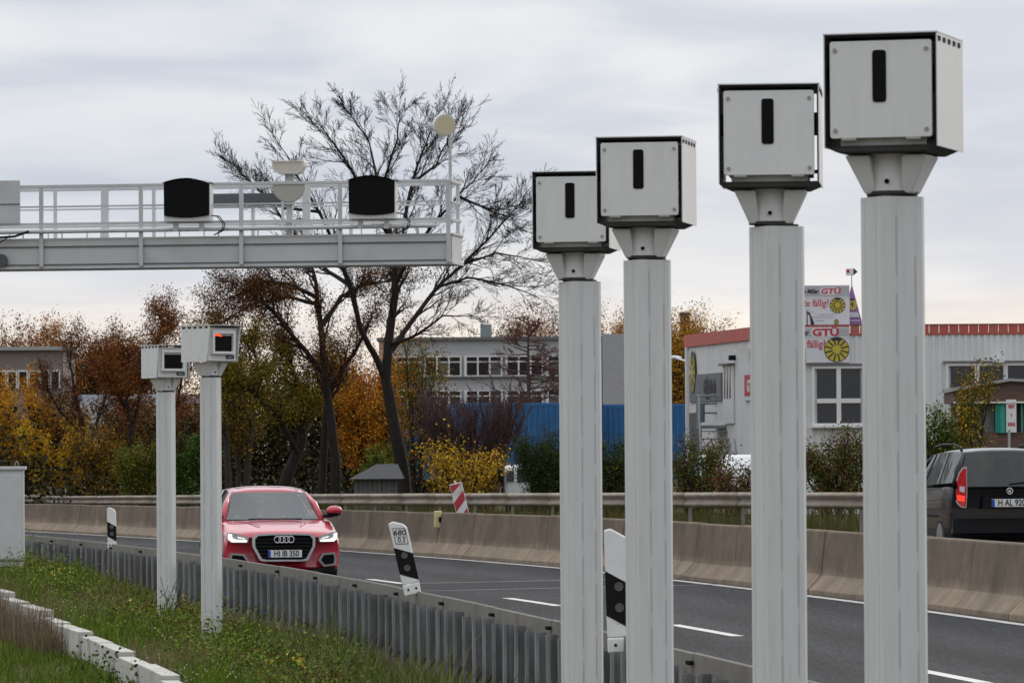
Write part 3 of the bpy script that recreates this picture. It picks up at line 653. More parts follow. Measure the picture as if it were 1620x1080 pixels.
def cabin(t, L, paint, P_):      # glasshouse: roof, glass panes and pillars
    fw, ft_, fb = P_['front']        # (half width, y corner, y centre, z) top, bottom
    rw, rt_, rb = P_['rear']
    H = P_['H']; ew = P_['roofw']; n = 9
    def arc(hw, yc, ym, z, crown=0): return [(x*hw, ym+(yc-ym)*x*x, z+crown*(1-x*x)) for x in np.linspace(-1,1,n)]
    ftop, fbot = arc(*ft_), arc(*fb); rtop, rbot = arc(*rt_), arc(*rb)
    def mix(a,b,k_): return [tuple(p+(q-p)*k_ for p,q in zip(u,v)) for u,v in zip(a,b)]
    def swell(r,k_,s_): return [(x*(1+.02*s_), y+ .035*s_*fw, z+.015*s_) for x,y,z in r]
    MB().grid([swell(mix(fbot,ftop,k_),k_,4*k_*(1-k_)*.6) for k_ in np.linspace(0,1,6)]).build('windscreen', wsg, t, smooth='full')
    MB().grid([mix(rbot,rtop,k_) for k_ in np.linspace(0,1,4)]).build('rear_window', P_.get('rearglass',sideg), t, smooth='full')
    # roof
    yr = P_['roofy']; rows = [ [(x,y,z-.004) for x,y,z in ftop] ]
    for y,z,hw in yr: rows.append([(x*hw, y+ (0), z-.055*abs(x)**3) for x in np.linspace(-1,1,n)])
    rows.append([(x,y,z-.004) for x,y,z in rtop])
    o = MB().grid(rows).build('roof', paint, t, smooth='full'); o.modifiers.new('s','SOLIDIFY').thickness = .03
    # sides: window panes from belt to roof edge
    for s_ in (-1,1):
        belt = P_['belt']; edge = [(ftop[-1][0]*s_, ftop[-1][1], ftop[-1][2])]+[(hw*s_, y, z-.055) for y,z,hw in yr]+[(rtop[-1][0]*s_, rtop[-1][1], rtop[-1][2])]
        ye = [e[1] for e in edge]; pill = P_['pillars']
        bot = lambda y: (s_*lerp(y,[b[0] for b in belt],[b[1] for b in belt]), y, lerp(y,[b[0] for b in belt],[b[2] for b in belt]))
        def top(y): return (lerp(y,ye,[e[0] for e in edge]), y, lerp(y,ye,[e[2] for e in edge]))
        for (ya,yb,ta,tb) in P_['panes']:
            rr = []
            for k_ in np.linspace(0,1,6):
                b_ = bot(ya+(yb-ya)*k_); t_ = top(ta+(tb-ta)*k_); rr.append([tuple(p+(q-p)*j for p,q in zip(b_,t_)) for j in (0,.5,1)])
            MB().grid(rr).build('side_window', sideg, t, smooth='full')
        for (ya,ta,wd,mt) in pill:
            b_ = Vector(bot(ya)); t_ = Vector(top(ta)); dd_ = Vector((0,wd/2,0)); nn = Vector((s_*.012,0,0))
            MB().prism([b_-dd_+nn, b_+dd_+nn, t_+dd_*.8+nn, t_-dd_*.8+nn],[b_-dd_-nn*2, b_+dd_-nn*2, t_+dd_*.8-nn*2, t_-dd_*.8-nn*2]).build('pillar', mt, t, bevel=.008)
        fbp = Vector((fbot[-1][0]*s_, fbot[-1][1], fbot[-1][2])); ftp = Vector((ftop[-1][0]*s_, ftop[-1][1], ftop[-1][2]))
        MB().tube([fbp+Vector((s_*.02,0,-.03)), fbp*.5+ftp*.5+Vector((s_*.035,.0,.02)), ftp+Vector((s_*.008,.04,-.022))], [.05,.044,.034], 8).build('pillar', paint, t, smooth='full')
        rbp = Vector((rbot[-1][0]*s_, rbot[-1][1], rbot[-1][2])); rtp = Vector((rtop[-1][0]*s_, rtop[-1][1], rtop[-1][2]))
        MB().tube([rbp+Vector((s_*.035,-.04,-.02)), rbp*.5+rtp*.5+Vector((s_*.045,-.02,0)), rtp+Vector((s_*.0,-.03,-.02))], [.06,.055,.045], 8).build('pillar', paint, t, smooth='full')
    # interior
    ins = P_['seats']
    for (sx_,sy_) in ins:
        s = MB().box((sx_,sy_,.95),(.46,.14,.66),0,R(-12)).box((sx_,sy_-.25,.66),(.48,.5,.16)).build('seat', seatm, t, bevel=.05); MB().box((sx_,sy_+.10,1.35),(.25,.10,.17)).build('head_rest', seatm, s, bevel=.04)
def plate(t, s, x0, yf, z, sgn, nm='number_plate'):
    # sgn +1: faces -y (front), -1: faces +y (rear)
    y = yf; th = .012*sgn
    p = MB().box((x0,y,z),(.52,.012,.112)).build(nm, plate_w, t, bevel=.004)
    MB().box((x0-sgn*.24,y-.0075*sgn,z),(.042,.003,.106)).build('country_band', plate_b, p)
    text('numerals', s, .125, blk, p, (x0+sgn*.022,y-.008*sgn,z), (math.pi/2,0,0 if sgn>0 else math.pi), bold=.002, ext=.001, sx=.80)
    return p
# ---- red crossover coming towards us
redp = mat('red_paint', (.50,.013,.038), .25, coat=1.0, var=.03)
cdist = 81.0; cp = P(449.5,925,cdist); car = thing('red_car', 'red compact crossover car with lit headlights driving on the near carriageway', 'car', (cp.x,cdist,0), R(9.5))
L = 4.19; bf = .21
st = [(0,.865,.67,.74,.26),(.035,.88,.71,.79,.21),(.12,.89,.745,.825,.19),(.35,.895,.79,.875,.19),(.7,.895,.86,.935,.19),(1.15,.90,.935,.985,.19),(1.5,.90,.97,.985,.19),(3.5,.90,1.0,1.0,.19),(3.9,.87,.98,1.0,.20),(4.12,.82,.92,.96,.24),(4.19,.77,.80,.88,.30)]
loft(st, L, bf, .15).build('body', redp, car, smooth=True)
yf = lambda x: bf*abs(x/.9)**2.6
g_out = [(-.485,.715),(-.43,.775),(-.2,.785),(.2,.785),(.43,.775),(.485,.715),(.48,.585),(.37,.375),(.30,.358),(-.30,.358),(-.37,.375),(-.48,.585)]
g_in = [(x*.915,.575+(z-.575)*.875) for x,z in g_out]
do, di = dense(g_out,3), dense(g_in,3)
gf = MB(); n = len(do)
gf.add([(x,yf(x)-.045,z) for x,z in do]+[(x,yf(x)-.045,z) for x,z in di]+[(x,yf(x)+.08,z) for x,z in do]+[(x,yf(x)+.08,z) for x,z in di], [(i,(i+1)%n,n+(i+1)%n,n+i) for i in range(n)]+[(i,2*n+i,2*n+(i+1)%n,(i+1)%n) for i in range(n)]+[(n+i,n+(i+1)%n,3*n+(i+1)%n,3*n+i) for i in range(n)])
gfo = gf.build('grille_surround', mat('grille_silver',(.62,.62,.64),.25,metal=.6), car)
gi = MB(); rows = []
for k_ in np.linspace(0,1,9):
    z = .37+.40*k_; hw = lerp(z,[.37,.585,.715,.775],[.36,.465,.47,.42]); rows.append([(x*hw, yf(x*hw)-.012-.0*k_, z) for x in np.linspace(-1,1,13)])
MB().grid(rows).build('grille', dark, car)
for z in (.42,.475,.53,.585,.64,.695,.75):
    hw = lerp(z,[.37,.585,.715,.775],[.33,.43,.43,.38]); MB().prism([(x,yf(x)-.026,z-.008) for x in np.linspace(-hw,hw,11)]+[(x,yf(x)-.026,z+.008) for x in np.linspace(hw,-hw,11)],[(x,yf(x)-.010,z-.008) for x in np.linspace(-hw,hw,11)]+[(x,yf(x)-.010,z+.008) for x in np.linspace(hw,-hw,11)]).build('grille_bar', mat('grille_dark',(.014,.014,.015),.45,spec=.2), car)
for i in range(4): MB().torus(((-.102+.068*i),-.040,.690), .0485, .0085, 26, 8).build('emblem_ring', chrome, gfo, smooth='full')
plate(car, 'HI IB 350', .01, -.05, .475, 1)
lamp = mat('headlight_led', (.9,.9,.9), .3, emit=((1,.98,.94),.9)); lampb = mat('headlight_body', (.42,.43,.44), .15)
for s_ in (-1,1):
    hl = [(.535,.735),(.80,.805),(.85,.795),(.855,.70),(.79,.648),(.56,.645),(.545,.66)]
    hl = dense([(s_*x,z) for x,z in hl],4)
    h = feat(hl, yf, .024, .06).build('headlight', lampb, car, smooth=True)
    led = [(.565,.655),(.785,.655),(.84,.70),(.838,.785),(.785,.775),(.775,.715),(.72,.693),(.565,.685)]
    feat(dense([(s_*x,z) for x,z in led],3), yf, .031, .008).build('led_strip', lamp, h)
    led2 = [(.59,.71),(.70,.735),(.70,.722),(.59,.70)]; feat(dense([(s_*x,z) for x,z in led2],2), yf, .030, .006).build('led_strip', lamp, h)
    ik = [(.53,.37),(.60,.475),(.80,.49),(.825,.40),(.805,.29),(.62,.27)]
    fr = feat(dense([(s_*x,z) for x,z in ik],3), yf, .028, .06).build('air_intake', mat('intake_grey',(.32,.33,.34),.35,metal=.4), car, smooth=True)
    feat(dense([(s_*(.70+(x-.70)*.74),.385+(z-.385)*.70) for x,z in ik],3), yf, .032, .006).build('intake_mesh', dark, fr)
    mb = MB().ball((s_*.955,1.33,1.115),(.125,.085,.075),14,9).build('mirror', redp, car, smooth='full'); MB().ball((s_*.95,1.335,1.075),(.115,.08,.055),12,7).build('mirror_base', blk, mb, smooth='full'); MB().box((s_*.86,1.36,1.03),(.16,.06,.05)).build('mirror_arm', blk, mb, bevel=.01)
    MB().box((s_*.885,2.1,.24),(.03,2.0,.14)).build('sill_trim', blk, car, bevel=.01)
for x in (-.90,.90):
    for y in (.86,3.46): wheel(car, x, y)
MB().prism([(x,yf(x)-.015,.185) for x in np.linspace(-.80,.80,13)]+[(x,yf(x)-.02,.265) for x in np.linspace(.80,-.80,13)],[(x,yf(x)+.1,.185) for x in np.linspace(-.80,.80,13)]+[(x,yf(x)+.1,.265) for x in np.linspace(.80,-.80,13)]).build('lower_lip', blk, car)
MB().tube([(-.42,1.10,.995),(.42,1.10,.995)], .008, 5).build('wiper', blk, car)
for s_ in (-1,1): MB().prism([(s_*.30,.45,.902),(s_*.33,.45,.902),(s_*.62,1.1,.962)],[(s_*.30,.45,.909),(s_*.33,.45,.909),(s_*.62,1.1,.969)]).build('bonnet_crease', redp, car)
cabin(car, L, redp, dict(front=(1,(.575,1.98,1.90,1.40,.012),(.745,1.42,1.12,.985)), rear=(1,(.55,3.55,3.62,1.40,.03),(.66,4.0,4.06,1.02)), H=1.5, roofw=.58,
    roofy=[(2.1,1.452,.59),(2.5,1.498,.605),(3.0,1.492,.60),(3.4,1.455,.58)], belt=[(1.4,.80,.99),(1.8,.86,1.0),(3.4,.86,1.03),(3.95,.78,1.05)],
    panes=[(1.55,2.5,2.02,2.5),(2.5,3.35,2.5,3.3)], pillars=[(2.5,2.5,.09,blk),(3.55,3.42,.38,redp)], seats=[(-.36,2.35),(.36,2.35),(-.3,3.2),(.3,3.2)]))
MB().box((0,1.62,.93),(1.36,.5,.16)).build('dashboard', seatm, car, bevel=.05); MB().torus((.37,1.84,1.0), .175, .014, 24, 7).build('steering_wheel', seatm, car, smooth='full')
MB().box((0,1.95,1.365),(.22,.04,.06)).build('inner_mirror', blk, car, bevel=.015)
MB().box((-.56,1.42,1.03),(.07,.004,.05),0,R(-36)).build('sticker', mat('sticker_green',(.05,.35,.2),.5), car)
make_driver(car, 'driver in dark clothes with both hands on the wheel of the red car', .37, 2.30, .62, 0)
# ---- black high-roofed car driving away behind the barrier
blkp = mat('black_paint', (.006,.007,.009), .28, spec=.25, coat=.5)
bd = 74.5; bp_ = P(1598,884,bd); bc = thing('black_car', 'black high-roofed estate car with roof rails driving away behind the concrete barrier', 'car', (bp_.x,bd,ZO(bd)+.0), R(180)+R(7.5))
# local +y runs from nose to tail; the tail must face us, so the origin sits at the nose
off = Matrix.Rotation(bc.rotation_euler.z,4,'Z') @ Vector((0,4.2,0)); bc.location = (bp_.x-off.x, bd-off.y, ZO(bd))
L2 = 4.2
st = [(0,.72,.62,.70,.25),(.05,.80,.70,.78,.20),(.4,.83,.82,.90,.19),(1.0,.84,.93,1.0,.19),(1.4,.84,.98,1.0,.19),(3.6,.845,1.02,1.02,.22),(4.0,.835,1.03,1.03,.26),(4.15,.82,1.02,1.03,.30),(4.2,.80,1.0,1.02,.36)]
loft(st, L2, .25, .16).build('body', blkp, bc, smooth=True)
yr = lambda x: L2 - .16*abs(x/.9)**3
def rfeat(poly, proud, th): return MB().prism([(x, yr(x)+proud, z) for x,z in poly], [(x, yr(x)+proud-th, z) for x,z in poly])
cabin(bc, L2, blkp, dict(front=(1,(.56,1.85,1.78,1.48,.012),(.74,1.10,.95,1.0)), rear=(1,(.60,3.98,4.06,1.50,.02),(.70,4.10,4.20,1.03)), H=1.6, roofw=.6, rearglass=mat('tail_glass',(.055,.062,.062),.05,trans=.4,spec=1.0),
    roofy=[(2.0,1.53,.60),(2.6,1.565,.625),(3.3,1.575,.635),(3.8,1.555,.625)], belt=[(1.1,.76,1.0),(1.6,.81,1.02),(3.9,.82,1.08),(4.1,.78,1.08)],
    panes=[(1.25,2.15,1.85,2.2),(2.25,3.2,2.3,3.1),(3.3,3.95,3.22,3.85)], pillars=[(2.2,2.25,.10,blk),(3.25,3.16,.12,blkp),(4.02,3.92,.16,blkp)], seats=[(-.36,2.1),(.36,2.1),(-.3,3.1),(.3,3.1)]))
tl = mat('tail_red', (.45,.01,.012), .25, emit=((1,.02,.02),.06)); tlb = mat('tail_red_lit', (.6,.02,.01), .25, emit=((1,.06,.03),.8)); tlc = mat('tail_clear', (.6,.6,.6), .2)
for s_ in (-1,1):
    fr = [(.60,1.31),(.645,1.30),(.70,1.23),(.745,1.11),(.765,.98),(.76,.87),(.73,.79),(.68,.74),(.615,.735),(.60,.9),(.60,1.1)]
    def wrap(poly, proud, th):
        return MB().prism([(s_*x, yr(x)-.06-.9*max(0,x-.66)**1.2+proud+ (-.10 if z>1.05 else 0)*0, z) for x,z in poly],[(s_*x, yr(x)-.06-.9*max(0,x-.66)**1.2+proud-th, z) for x,z in poly])
    a = wrap(dense(fr,4), .085, .16).build('tail_light', mat('tail_rim',(.55,.5,.5),.25,metal=.3), bc, smooth=True)
    wrap(dense([(.675+(x-.675)*.80,1.01+(z-1.01)*.93) for x,z in fr],4), .092,.02).build('tail_lens', tl, a)
    wrap([(.635,.90),(.735,.92),(.725,.84),(.64,.82)], .097,.01).build('brake_lamp', tlb, a); wrap([(.640,.95),(.70,.965),(.70,1.04),(.635,1.03)], .097,.01).build('reverse_lamp', tlc, a)
    rl = MB().tube([(s_*.60,1.95,1.545),(s_*.615,2.2,1.595),(s_*.63,2.8,1.625),(s_*.63,3.5,1.62),(s_*.62,3.8,1.59),(s_*.615,3.92,1.53)], .018, 8).build('roof_rail', blk, bc, smooth='full')
    mbo = MB().ball((s_*.93,1.30,1.08),(.12,.08,.085),12,8).build('mirror', blkp, bc, smooth='full'); MB().box((s_*.83,1.28,1.03),(.14,.06,.05)).build('mirror_arm', blk, mbo)
    MB().box((s_*.835,2.4,.62),(.025,2.0,.05)).build('side_moulding', blk, bc, bevel=.008)
for x in (-.84,.84):
    for y in (.82,3.44): wheel(bc, x, y, .31)
plate(bc, 'H AL 920', 0, yr(0)+.02, .80, -1)
MB().torus((0,yr(0)+.012,.965), .042, .008, 22, 6).build('emblem', chrome, bc, smooth='full'); MB().tube([(0,yr(0)+.0,.965),(0,yr(0)+.012,.965)], .022, 12).build('emblem', chrome, bc)
rfeat(dense([(-.80,.38),(.80,.38),(.80,.55),(.76,.585),(-.76,.585),(-.80,.55)],6), .028, .2).build('bumper', blkp, bc, smooth=True)
rfeat(dense([(-.40,.72),(.40,.72),(.37,.89),(-.37,.89)],4), .004, .02).build('plate_recess', blk, bc)
MB().tube([(.0,yr(0)-.0,1.06),(-.30,yr(.3)-.0,1.10),(-.5,yr(.5)-.005,1.12)], .010, 6).build('rear_wiper', blk, bc)
make_driver(bc, 'driver in dark clothes seen from behind in the black car', .36, 2.05, .66, 0)
# ------------------------------------------------------------------ workshop hall
clad = mat('cladding', (.69,.695,.70), .55, var=.05, scale=1, dirt=(.58,.58,.57), dscale=.8, dthr=(.5,.8)); trimr = mat('red_trim', (.52,.105,.085), .6, var=.12, scale=1.5, dirt=(.42,.15,.12), dscale=1, dthr=(.45,.7)); wfr = mat('window_white', (.72,.72,.72), .45); pane = mat('window_pane', (.018,.028,.042), .06, spec=.6); roofm = mat('flat_roof', (.16,.16,.165), .9)
WD = 165.0; k0 = P(1205,700,WD); k1 = P(1087,700,177.0)
wk = thing('workshop_hall', 'white corrugated workshop hall with red roof trim and company signs', 'building', (k0.x,WD,0.1)); zt = P(1300,515,WD).z-.1
lv = Vector((k1.x-k0.x, 12.0, 0)); LL = lv.length; la = math.atan2(lv.y, lv.x)     # side wall direction
def corrug(x0, x1, z0, z1, pitch=.20, dep=.035, y=0):
    m = MB(); x = x0; prf = []
    while x < x1-.01:
        for f,dy_ in ((0,0),(.45,0),(.55,-dep),(.95,-dep)):
            if x+f*pitch < x1: prf.append((x+f*pitch, y+dy_))
        x += pitch
    prf.append((x1,y)); return m.grid([[(a,b,z0) for a,b in prf],[(a,b,z1) for a,b in prf]])
FWid = 16.0
corrug(.02, FWid, 0, zt-.30).build('front_cladding', clad, wk)
MB().prism([(0,.05,0),(FWid,.05,0),(FWid,14,0),(lv.x,lv.y,0)],[(0,.05,zt-.25),(FWid,.05,zt-.25),(FWid,14,zt-.25),(lv.x,lv.y,zt-.25)]).build('roof', roofm, wk)
side = bpy.data.objects.new('side_wall', None)
sw = corrug(0, LL, 0, zt-.40, .5, .012).build('side_cladding', clad, wk)
# side wall local frame: x runs from far end to the corner, outside is -y
sw.location = (lv.x, lv.y, 0); sw.rotation_euler = (0,0,la+math.pi)
SW = Matrix.Translation((lv.x,lv.y,0)) @ Matrix.Rotation(la+math.pi,4,'Z')
def spx(px):       # distance along the side wall for photo column px
    k = (px-810)/FPX; a = k0.x+lv.x - k*(WD+lv.y); b = (lv.x)/LL*-1; c = lv.y/LL*-1
    return -a/(b-k*c)
def sz(py, s): dd = WD+lv.y*(1-s/LL); return P(1140,py,dd).z-.1
n = 52
for i in range(n):
    x0 = FWid*i/n; MB().prism([(x0+.012,-.055,zt-.31),(x0+FWid/n-.012,-.055,zt-.31),(x0+FWid/n-.012,-.085,zt),(x0+.012,-.085,zt)],[(x0+.012,.08,zt-.31),(x0+FWid/n-.012,.08,zt-.31),(x0+FWid/n-.012,.08,zt),(x0+.012,.08,zt)]).build('trim_panel', trimr, wk)
MB().box((FWid/2,.0,zt+.012),(FWid,.2,.03)).build('coping', mat('trim_dark',(.22,.06,.05),.6), wk)
for i in range(20):
    a = LL*i/20; o = MB().box((a+LL/40,-.04,zt-.20),(LL/20-.02,.08,.40)).build('trim_panel', trimr, wk); o.location = sw.location; o.rotation_euler = sw.rotation_euler
def sideobj(m, nm, mt, par=None):
    o = m.build(nm, mt, par or wk)
    if not par: o.location = sw.location; o.rotation_euler = sw.rotation_euler
    return o
def wx(px): return P(px,600,WD).x-k0.x
def wz(py, px=1400): return P(px,py,WD).z-.1
def window(x0,x1,z0,z1,nx,rows,sill=True):
    f = .085; out = MB(); o = MB().ring([(x0,z0),(x1,z0),(x1,z1),(x0,z1)],[(x0+f,z0+f),(x1-f,z0+f),(x1-f,z1-f),(x0+f,z1-f)], -.12,.02).build('window', wfr, wk)
    zs = [z0+f]+[z0+f+(z1-z0-2*f)*r_ for r_ in rows]+[z1-f]; xs = np.linspace(x0+f,x1-f,nx+1)
    for i in range(1,nx): MB().box((xs[i],-.055,(z0+z1)/2),(.14,.11,z1-z0-2*f-.002)).build('mullion', wfr, o)
    for z in zs[1:-1]: 
        for i in range(nx): MB().box(((xs[i]+xs[i+1])/2,-.05,z),((x1-x0-2*f)/nx-.142,.10,.14)).build('transom', wfr, o)
    for i in range(nx):
        for j in range(len(zs)-1): MB().box(((xs[i]+xs[i+1])/2,-.045,(zs[j]+zs[j+1])/2),((xs[1]-xs[0])-.15,.012,zs[j+1]-zs[j]-.0)).build('pane', pane, o)
    if sill: MB().box(((x0+x1)/2,-.15,z0-.03),(x1-x0+.1,.22,.05)).build('sill', wfr, o)
    MB().box(((x0+x1)/2,-.10,z1+.04),(x1-x0+.16,.14,.05)).build('drip_edge', roofm, o)
window(wx(1284), wx(1369), wz(673), wz(578), 2, [.41])
window(wx(1496), wx(1640), wz(700), wz(575), 3, [.55])
MB().box((wx(1578),-.3,wz(573)),(.35,.4,.07)).build('wall_lamp', wfr, wk)
MB().tube([(wx(1373),-.09,0),(wx(1373),-.09,zt-.3)], .05, 8).build('downpipe', clad, wk)
# blinds seen behind the panes
# signs
sgrey = mat('sign_grey',(.42,.43,.45),.5,var=.05); swht = mat('sign_face',(.66,.66,.70),.5,var=.03); sred = mat('sign_letter_red',(.50,.03,.055),.5); sblk = mat('sign_letter_dark',(.03,.03,.035),.5); syel = mat('sticker_yellow',(.52,.43,.05),.5,var=.06); purp = mat('sign_purple',(.22,.10,.27),.5,var=.06)
def sticker(parent, c, r, y, sxs=1.0):     # round inspection sticker: yellow disc with dark spokes and hub
    d_ = MB().py([(c[0]+r*sxs*math.cos(a), c[1]+r*math.sin(a)) for a in np.linspace(0,2*math.pi,32,endpoint=False)], y-.008,y).build('sticker_rim', sblk, parent)
    MB().py([(c[0]+r*.95*sxs*math.cos(a), c[1]+r*.95*math.sin(a)) for a in np.linspace(0,2*math.pi,32,endpoint=False)], y-.014,y-.0085).build('sticker_disc', syel, d_)
    m = MB()
    for i in range(12):
        a = i*math.pi/6+.26; ca,sa = math.cos(a),math.sin(a); q = .022*r/.4
        m.py([(c[0]+(r*.36*ca-q*sa)*sxs,c[1]+r*.36*sa+q*ca),(c[0]+(r*.36*ca+q*sa)*sxs,c[1]+r*.36*sa-q*ca),(c[0]+(r*.95*ca+q*sa)*sxs,c[1]+r*.95*sa-q*ca),(c[0]+(r*.95*ca-q*sa)*sxs,c[1]+r*.95*sa+q*ca)], y-.02,y-.0145)
    m.build('sticker_spokes', sblk, d_)
    top = [(c[0]+r*.97*sxs*math.cos(a), c[1]+r*.97*math.sin(a)) for a in np.linspace(R(60),R(120),8)]+[(c[0]+r*.72*sxs*math.cos(a), c[1]+r*.72*math.sin(a)) for a in np.linspace(R(112),R(68),8)]
    MB().py(top, y-.024,y-.0205).build('sticker_cap', sblk, d_)
    MB().py([(c[0]+r*.33*sxs*math.cos(a), c[1]+r*.33*math.sin(a)) for a in np.linspace(0,2*math.pi,20,endpoint=False)], y-.024,y-.0205).build('sticker_hub', syel, d_)
def banner(name, label, xl, xr, yb, yt, ypl, words_top, words_main, rpx, par_loc):
    z0, z1 = wz(yb)+.1, wz(yt)+.1
    t = thing(name, label, 'sign', (k0.x+xl, WD+ypl, z0)); W_, H_ = xr-xl, z1-z0
    b = MB().box((W_/2,0,H_/2),(W_,.06,H_)).build('board', swht, t)
    MB().box((W_/2,-.035,H_*.85),(W_-.02,.008,H_*.26)).build('header_band', sgrey, t)
    MB().box((W_/2,-.036,H_*.71),(W_-.02,.010,.03)).build('header_rule', wfr, t)
    return t, W_, H_
xr_ = wx(1344)
t, W_, H_ = banner('wall_sign', 'grey and white sign reading GTÜ with yellow sticker wheel above the window', .12, xr_, 573, 517, -.12, '', '', 0, 0)
px1 = 1/50.9
gx = W_-.30-.55
MB().py(rrect(.85,.26,.1,4,W_-.78,H_*.85), -.046,-.0405).build('logo_field', swht, t)
text('logo_letters', 'GTÜ', .30, sred, t, (W_-.74,-.05,H_*.845), bold=.012, sx=1.35); text('letters', 'Prüfstelle Miller', .25, sblk, t, (W_-1.28,-.042,H_*.84), align='RIGHT', bold=.008, shear=.2, sx=.75)
text('letters', 'Plakette fällig?', .34, sred, t, (W_-.74,-.034,H_*.52), align='RIGHT', bold=.005, sx=.82)
for i,(z,w_) in enumerate(((.36,.22),(.27,.18),(.19,.10),(.11,.28),(.05,.30))): MB().box((W_-1.36+.0*i-w_/2+.0,-.034,H_*z),(w_,.006,.035)).build('fine_print', sblk, t)
sticker(t, (W_-.40,H_*.37), .39, -.033)
t, W_, H_ = banner('roof_sign', 'large white sign with GTÜ logo standing on the workshop roof edge', .15, wx(1352), 514, 447, 2.2, '', '', 0, 0)
MB().py(rrect(.62,.24,.1,4,W_-.62,H_*.855), -.046,-.0405).build('logo_field', swht, t)
text('logo_letters', 'GTÜ', .23, sred, t, (W_-.60,-.05,H_*.85), bold=.007, sx=1.3, shear=.15); text('letters', 'Prüfstelle Miller', .20, sblk, t, (W_-.98,-.042,H_*.85), align='RIGHT', bold=.006, shear=.25, sx=.78)
text('letters', 'Plakette fällig?', .31, sred, t, (W_-.66,-.034,H_*.57), align='RIGHT', bold=.003, sx=.80, shear=.1)
for i,(z,w_,x) in enumerate(((.30,.5,-.75),(.24,.7,-.85),(.16,.25,-.95),(.42,.10,-1.3),(.36,.2,-1.25))): MB().box((W_+x,-.034,H_*z),(w_,.006,.022)).build('fine_print', sgrey, t)
sticker(t, (W_-.38,H_*.52), .25, -.033); sticker(t, (W_-.42,H_*.12), .09, -.033, .8)
for x in (.2,1.4,W_-.2): MB().box((x,.3,-.1),(.06,.6,.1)).build('stand', gpost, t)
pb = P(1348,513,167.6); tp = P(1348,452,167.6); t = thing('roof_pyramid', 'purple pyramid with yellow wheel sticker standing on the workshop roof', 'sign', (pb.x,167.6,pb.z)); hh = tp.z-pb.z; hw = .31
MB().prism([(-hw,-hw,0),(hw,-hw,0),(hw,hw,0),(-hw,hw,0)],[(-.015,-.015,hh),(.015,-.015,hh),(.015,.015,hh),(-.015,.015,hh)]).build('body', purp, t)
def onface(z,x,pr=.01): k = 1-z/hh; return (x, -hw*k-.015-pr, z)
def facepoly(pts, pr, th=.006): return MB().prism([onface(z,x,pr) for x,z in pts],[onface(z,x,pr-th) for x,z in pts])
f_ = facepoly([(.145*math.cos(a), .63+.19*math.sin(a)) for a in np.linspace(0,2*math.pi,24,endpoint=False)], .012).build('sticker_disc', syel, t)
facepoly([(.145*math.cos(a), .63+.19*math.sin(a)) for a in np.linspace(R(50),R(130),8)]+[(.10*math.cos(a), .63+.13*math.sin(a)) for a in np.linspace(R(120),R(60),8)], .020).build('sticker_cap', sblk, f_)
for i in range(6):
    a = i*math.pi/6; facepoly([(.145*math.cos(a)-.006*math.sin(a), .63+.19*math.sin(a)+.006*math.cos(a)),(.145*math.cos(a)+.006*math.sin(a), .63+.19*math.sin(a)-.006*math.cos(a)),(-.145*math.cos(a)+.006*math.sin(a), .63-.19*math.sin(a)-.006*math.cos(a)),(-.145*math.cos(a)-.006*math.sin(a), .63-.19*math.sin(a)+.006*math.cos(a))], .018).build('sticker_spoke', sblk, f_)
facepoly([(-.21,.22),(.21,.22),(.18,.38),(-.18,.38)], .012).build('text_panel', sgrey, t); facepoly([(-.23,.08),(.23,.08),(.22,.13),(-.22,.13)], .012).build('text_panel', mat('lilac',(.35,.27,.42),.5), t)
MB().tube([(0,0,hh-.05),(0,0,hh+.34)], .012, 6).build('spike', sblk, t)
MB().box((-.06,0,hh+.44),(.24,.10,.22)).build('flag_box', wfr, t, bevel=.02); MB().py([(.06,hh+.33),(.19,hh+.44),(.06,hh+.56)], -.05,.05).build('arrow', sblk, t); MB().box((-.12,-.053,hh+.46),(.09,.006,.10)).build('red_mark', sred, t)
fp = P(1277,512,166.5); t = thing('roof_pennant', 'small black pennant on a short pole on the roof edge', 'pennant', (fp.x,166.5,fp.z-.05))
MB().tube([(0,0,0),(0,0,.46)], .018, 6).build('pole', sblk, t); MB().py([(.0,.42),(.05,.42),(.10,.36),(.22,.08),(.22,.0),(.12,.0),(.10,.10),(.08,.30),(0,.36)], -.01,.01).build('flag', sblk, t)
# side wall features
s0,s1 = spx(1093), spx(1143); 
dk = sideobj(MB().box(((s0+s1)/2,-.04,(sz(593,s0)+sz(636,s0))/2),(s1-s0,.05,sz(593,s0)-sz(636,s0))), 'side_sign', mat('side_sign_grey',(.15,.155,.175),.5,var=.2,scale=2))
text('letters', 'GTÜ Prüfstelle', .62, sblk, dk, (s0+(s1-s0)*.66,-.075,sz(614,s0)), bold=.02, sx=.55)
text('letters', 'Miller', .30, sblk, dk, (s0+(s1-s0)*.60,-.075,sz(628,s0)), bold=.01)
cs_ = spx(1099); e = sideobj(MB().box((cs_,-.03,sz(588,cs_)),(.1,.04,.1)), 'sticker_mount', sgrey); sticker(e, (cs_,sz(588,cs_)), .70, -.075, .65)
s0,s1 = spx(1147), spx(1162); dr_ = sideobj(MB().box(((s0+s1)/2,-.05,(sz(578,s0)+sz(670,s0))/2),(s1-s0,.07,sz(578,s0)-sz(670,s0))), 'door', wfr)
for i in range(3): MB().box((s0+(s1-s0)*(.22+.28*i),-.09,sz(606,s0)),((s1-s0)*.10,.02,1.0)).build('door_glass', pane, dr_)
MB().box(((s0+s1)/2,-.12,sz(577,s0)),(s1-s0+.15,.2,.06)).build('drip_edge', roofm, dr_)
s0,s1 = spx(1180), spx(1201); rs = sideobj(MB().box(((s0+s1)/2,-.04,(sz(584,s0)+sz(634,s0))/2),(s1-s0,.06,sz(584,s0)-sz(634,s0))), 'side_sign', swht)
